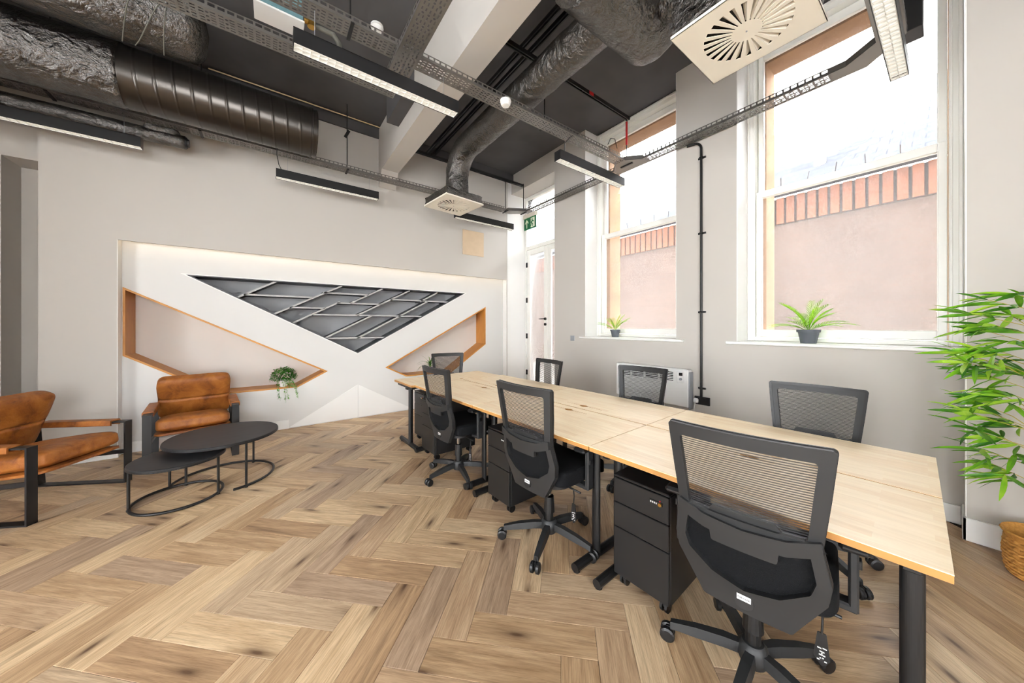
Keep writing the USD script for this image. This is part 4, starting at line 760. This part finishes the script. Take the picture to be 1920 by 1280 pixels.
diffuser((2.01, 4.075, 3.05), 6, .292, .115, 'small looking cream swirl diffuser hanging far off under the branch duct')
obj('flexible_duct', duct_mesh([(2.235, .82, 3.45), (2.235, .95, 3.55), (2.235, 1.2, 3.68)], .12, .01, 3), 'foil', label='short foil duct between the near diffuser and the main duct', cat='duct', smooth=True)
obj('ceiling_box', bx(2.62, 2.97, .95, 1.56, 4.0, ZC, .004), 'grey_plastic', label='grey box duct on the ceiling beside the near diffuser', cat='duct')
obj('ceiling_box', bx(1.18, 1.333, 3.72, 4.3, 4.0, ZC, .003), 'ceiling_paint', label='dark box fixed to the left face of the white beam', cat='box')
# strut rails and pipes
def strut(a, b, label, s=.041):
    a, b = np.array(a, float), np.array(b, float); t = thing('strut_rail', label, 'rail'); ax = 0 if abs(b[0] - a[0]) > abs(b[1] - a[1]) else 1
    lo, hi = np.minimum(a, b), np.maximum(a, b); o = 1 - ax; L = lambda p0, p1, z0, z1: bx(lo[0] + (p0 if ax else 0), hi[0] + (p1 if ax else 0), lo[1] + (0 if ax else p0), hi[1] + (0 if ax else p1), a[2] + z0, a[2] + z1)
    obj('rail', cat(L(-s / 2, s / 2, s - .003, s), L(-s / 2, -s / 2 + .003, 0, s), L(s / 2 - .003, s / 2, 0, s), L(-s / 2, -s / 2 + .012, 0, .003), L(s / 2 - .012, s / 2, 0, .003)), 'black_satin', t)
    return t
strut((1.59, 4.85, 4.04), (3.84, 4.85, 4.04), 'black strut rail above the back wall cable tray')
sb = strut((1.59, 2.5, 4.06), (3.715, 2.5, 4.06), 'black strut rail with red painted patches passing behind the branch duct')
obj('red_patch', cat(bx(1.60, 1.74, 2.476, 2.48, 4.062, 4.1), bx(2.93, 3.0, 2.476, 2.48, 4.062, 4.1)), 'red_paint', sb)
strut((2.04, 1.7, 4.2), (2.04, 5.12, 4.2), 'left of two black strut rails running lengthwise beside the beam'); strut((2.14, 1.7, 4.2), (2.14, 5.12, 4.2), 'right of two black strut rails running lengthwise beside the beam')
def hanger(x, y, z0, z1, label, red=False, tog=None):
    t = thing('hanger_rod', label, 'hanger'); obj('rod', rod((x, y, z0), (x, y, z1), .006, 8), 'black_metal', t); obj('foot_bracket', bx(x - .012, x + .012, y - .085, y + .085, z0 - .012, z0, .002), 'black_metal', t)
    if red: obj('red_sleeve', rod((x, y, z1 - .3), (x, y, z1), .013, 10), 'red_paint', t)
    if tog: obj('toggle', T(bx(-.018, .018, -.006, .006, -.06, .06, .004), (x, y, tog), ry=25), 'black_metal', t)
hanger(.82, 4.87, TZ, 4.4, 'black hanger rod with a toggle left of the beam by the back wall', tog=4.0); hanger(3.44, 4.87, TZ, 4.04, 'black hanger rod near the exit sign, left one'); hanger(3.76, 4.74, TZ, 4.04, 'black hanger rod near the exit sign, right one')
hanger(3.72, 2.53, TZ, 4.06, 'hanger with a red sleeve in front of the middle window', True); hanger(.45, 2.545, TZ, ZC, 'black hanger rod on the middle tray at top centre'); hanger(2.62, 2.9, 3.78, ZC, 'short black hanger with a toggle beside the branch duct', tog=3.85)
hanger(-.62, 4.87, TZ, ZC, 'black hanger rod on the back tray under the spiral duct'); hanger(-1.62, 4.87, TZ, ZC, 'black hanger rod on the back tray at far left')
t = thing('smoke_detector', 'white round smoke detector under the middle cable tray', 'smoke detector'); q = EYE + ray(948, 196) * ((3.46 - H) / ray(948, 196)[2])
obj('base', lathe([(0, 0), (.05, 0), (.052, -.015), (.045, -.02), (0, -.02)], 28), 'white_plastic', t); obj('head', lathe([(.044, -.02), (.046, -.035), (.036, -.052), (0, -.054)], 28), 'white_plastic', t, smooth=40)
t.GetAttribute('xformOp:translate').Set(Gf.Vec3d(float(q[0]), float(q[1]), TZ))
t = thing('smoke_detector', 'white round smoke detector on the dark ceiling behind the middle tray', 'smoke detector'); q = EYE + ray(707, 52) * ((ZC - H - .02) / ray(707, 52)[2])
obj('base', lathe([(0, 0), (.06, 0), (.062, -.02), (0, -.022)], 28), 'white_plastic', t); obj('head', lathe([(.054, -.02), (.054, -.04), (.04, -.06), (0, -.062)], 28), 'white_plastic', t, smooth=40)
t.GetAttribute('xformOp:translate').Set(Gf.Vec3d(float(q[0]), float(q[1]), ZC))
t = thing('fan_coil_box', 'white and teal air conditioning box above the middle lamp at the top', 'air conditioner')
obj('casing', bx(-.11, .21, 3.05, 3.24, 3.8, 3.815, .003), 'white_plastic', t); obj('teal_side', bx(-.10, .20, 3.055, 3.23, 3.815, 3.98, .004), 'teal_box', t); obj('valve', cat(rod((.21, 3.1, 3.86), (.26, 3.1, 3.86), .02, 12), rod((.26, 3.1, 3.83), (.26, 3.1, 3.9), .03, 12)), 'brass', t)
obj('flexible_hose', tube([(.26, 3.12, 3.86), (.33, 3.12, 3.87), (.42, 3.11, 3.86), (.46, 3.1, 3.80), (.465, 3.09, 3.70), (.46, 3.07, 3.60)], .02, 12), 'hose_grey', t)
def cable(pts, label, m='black_metal', rr=.004): obj('cable', tube(pts, rr, 6), m, label=label, cat='cable')
cable([(2.6, 2.55, 3.31), (2.58, 2.53, 3.4), (2.63, 2.5, 3.47), (2.68, 2.5, 3.51)], 'thin cable looping from a lamp up to the middle tray')
cable([(3.2, 2.43, 3.55), (3.24, 2.42, 3.63), (3.32, 2.42, 3.65), (3.38, 2.43, 3.56)], 'thin cable looping above the middle tray near the window')
cable([(.10, 4.87, 3.3), (.07, 4.86, 3.36), (.05, 4.8, 3.44), (.05, 4.76, 3.52)], 'thin cable from the back wall lamp up to the back tray')
# exit sign
t = thing('exit_sign', 'green emergency exit sign with an up arrow and running figure hanging by the glazed door', 'sign', (3.79, 4.75, 3.175))
W_, H_ = .333, .21
def sg(poly, depth): m = ext(poly, 0, .0015); v = np.array(m.vertices); m.vertices = np.c_[-.006 - depth - v[:, 2], -v[:, 0], v[:, 1]]; m.fix_normals(); return m
obj('panel', bx(-.006, .006, -W_, 0, 0, H_, .001), 'sign_green', t)
arrow = Polygon([(.078, .185), (.125, .128), (.125, .098), (.088, .14), (.088, .025), (.068, .025), (.068, .14), (.031, .098), (.031, .128)])
obj('arrow', sg(arrow, 0), 'sign_white', t)
obj('doorway', sg(sbox(.19, .02, .30, .19), 0), 'sign_white', t)
man = unary_union([Point(.232, .158).buffer(.013, 8), LineString([(.235, .14), (.222, .095)]).buffer(.012, 4), LineString([(.238, .135), (.262, .118), (.276, .128)]).buffer(.0065, 4), LineString([(.23, .135), (.208, .122), (.203, .1)]).buffer(.0065, 4), LineString([(.224, .092), (.25, .072), (.248, .04)]).buffer(.008, 4), LineString([(.218, .09), (.206, .058), (.178, .045)]).buffer(.008, 4)])
obj('running_figure', sg(man, .0016), 'sign_green', t)
obj('lamp_housing', bx(-.03, .03, -W_ - .012, .012, H_, H_ + .07, .006), 'plate_cream', t)
obj('hanger', cat(rod((0, -.08, H_ + .07), (0, -.08, TZ - 3.175), .004, 6), rod((0, -W_ + .08, H_ + .07), (0, -W_ + .08, TZ - 3.175), .004, 6)), 'grey_plastic', t)
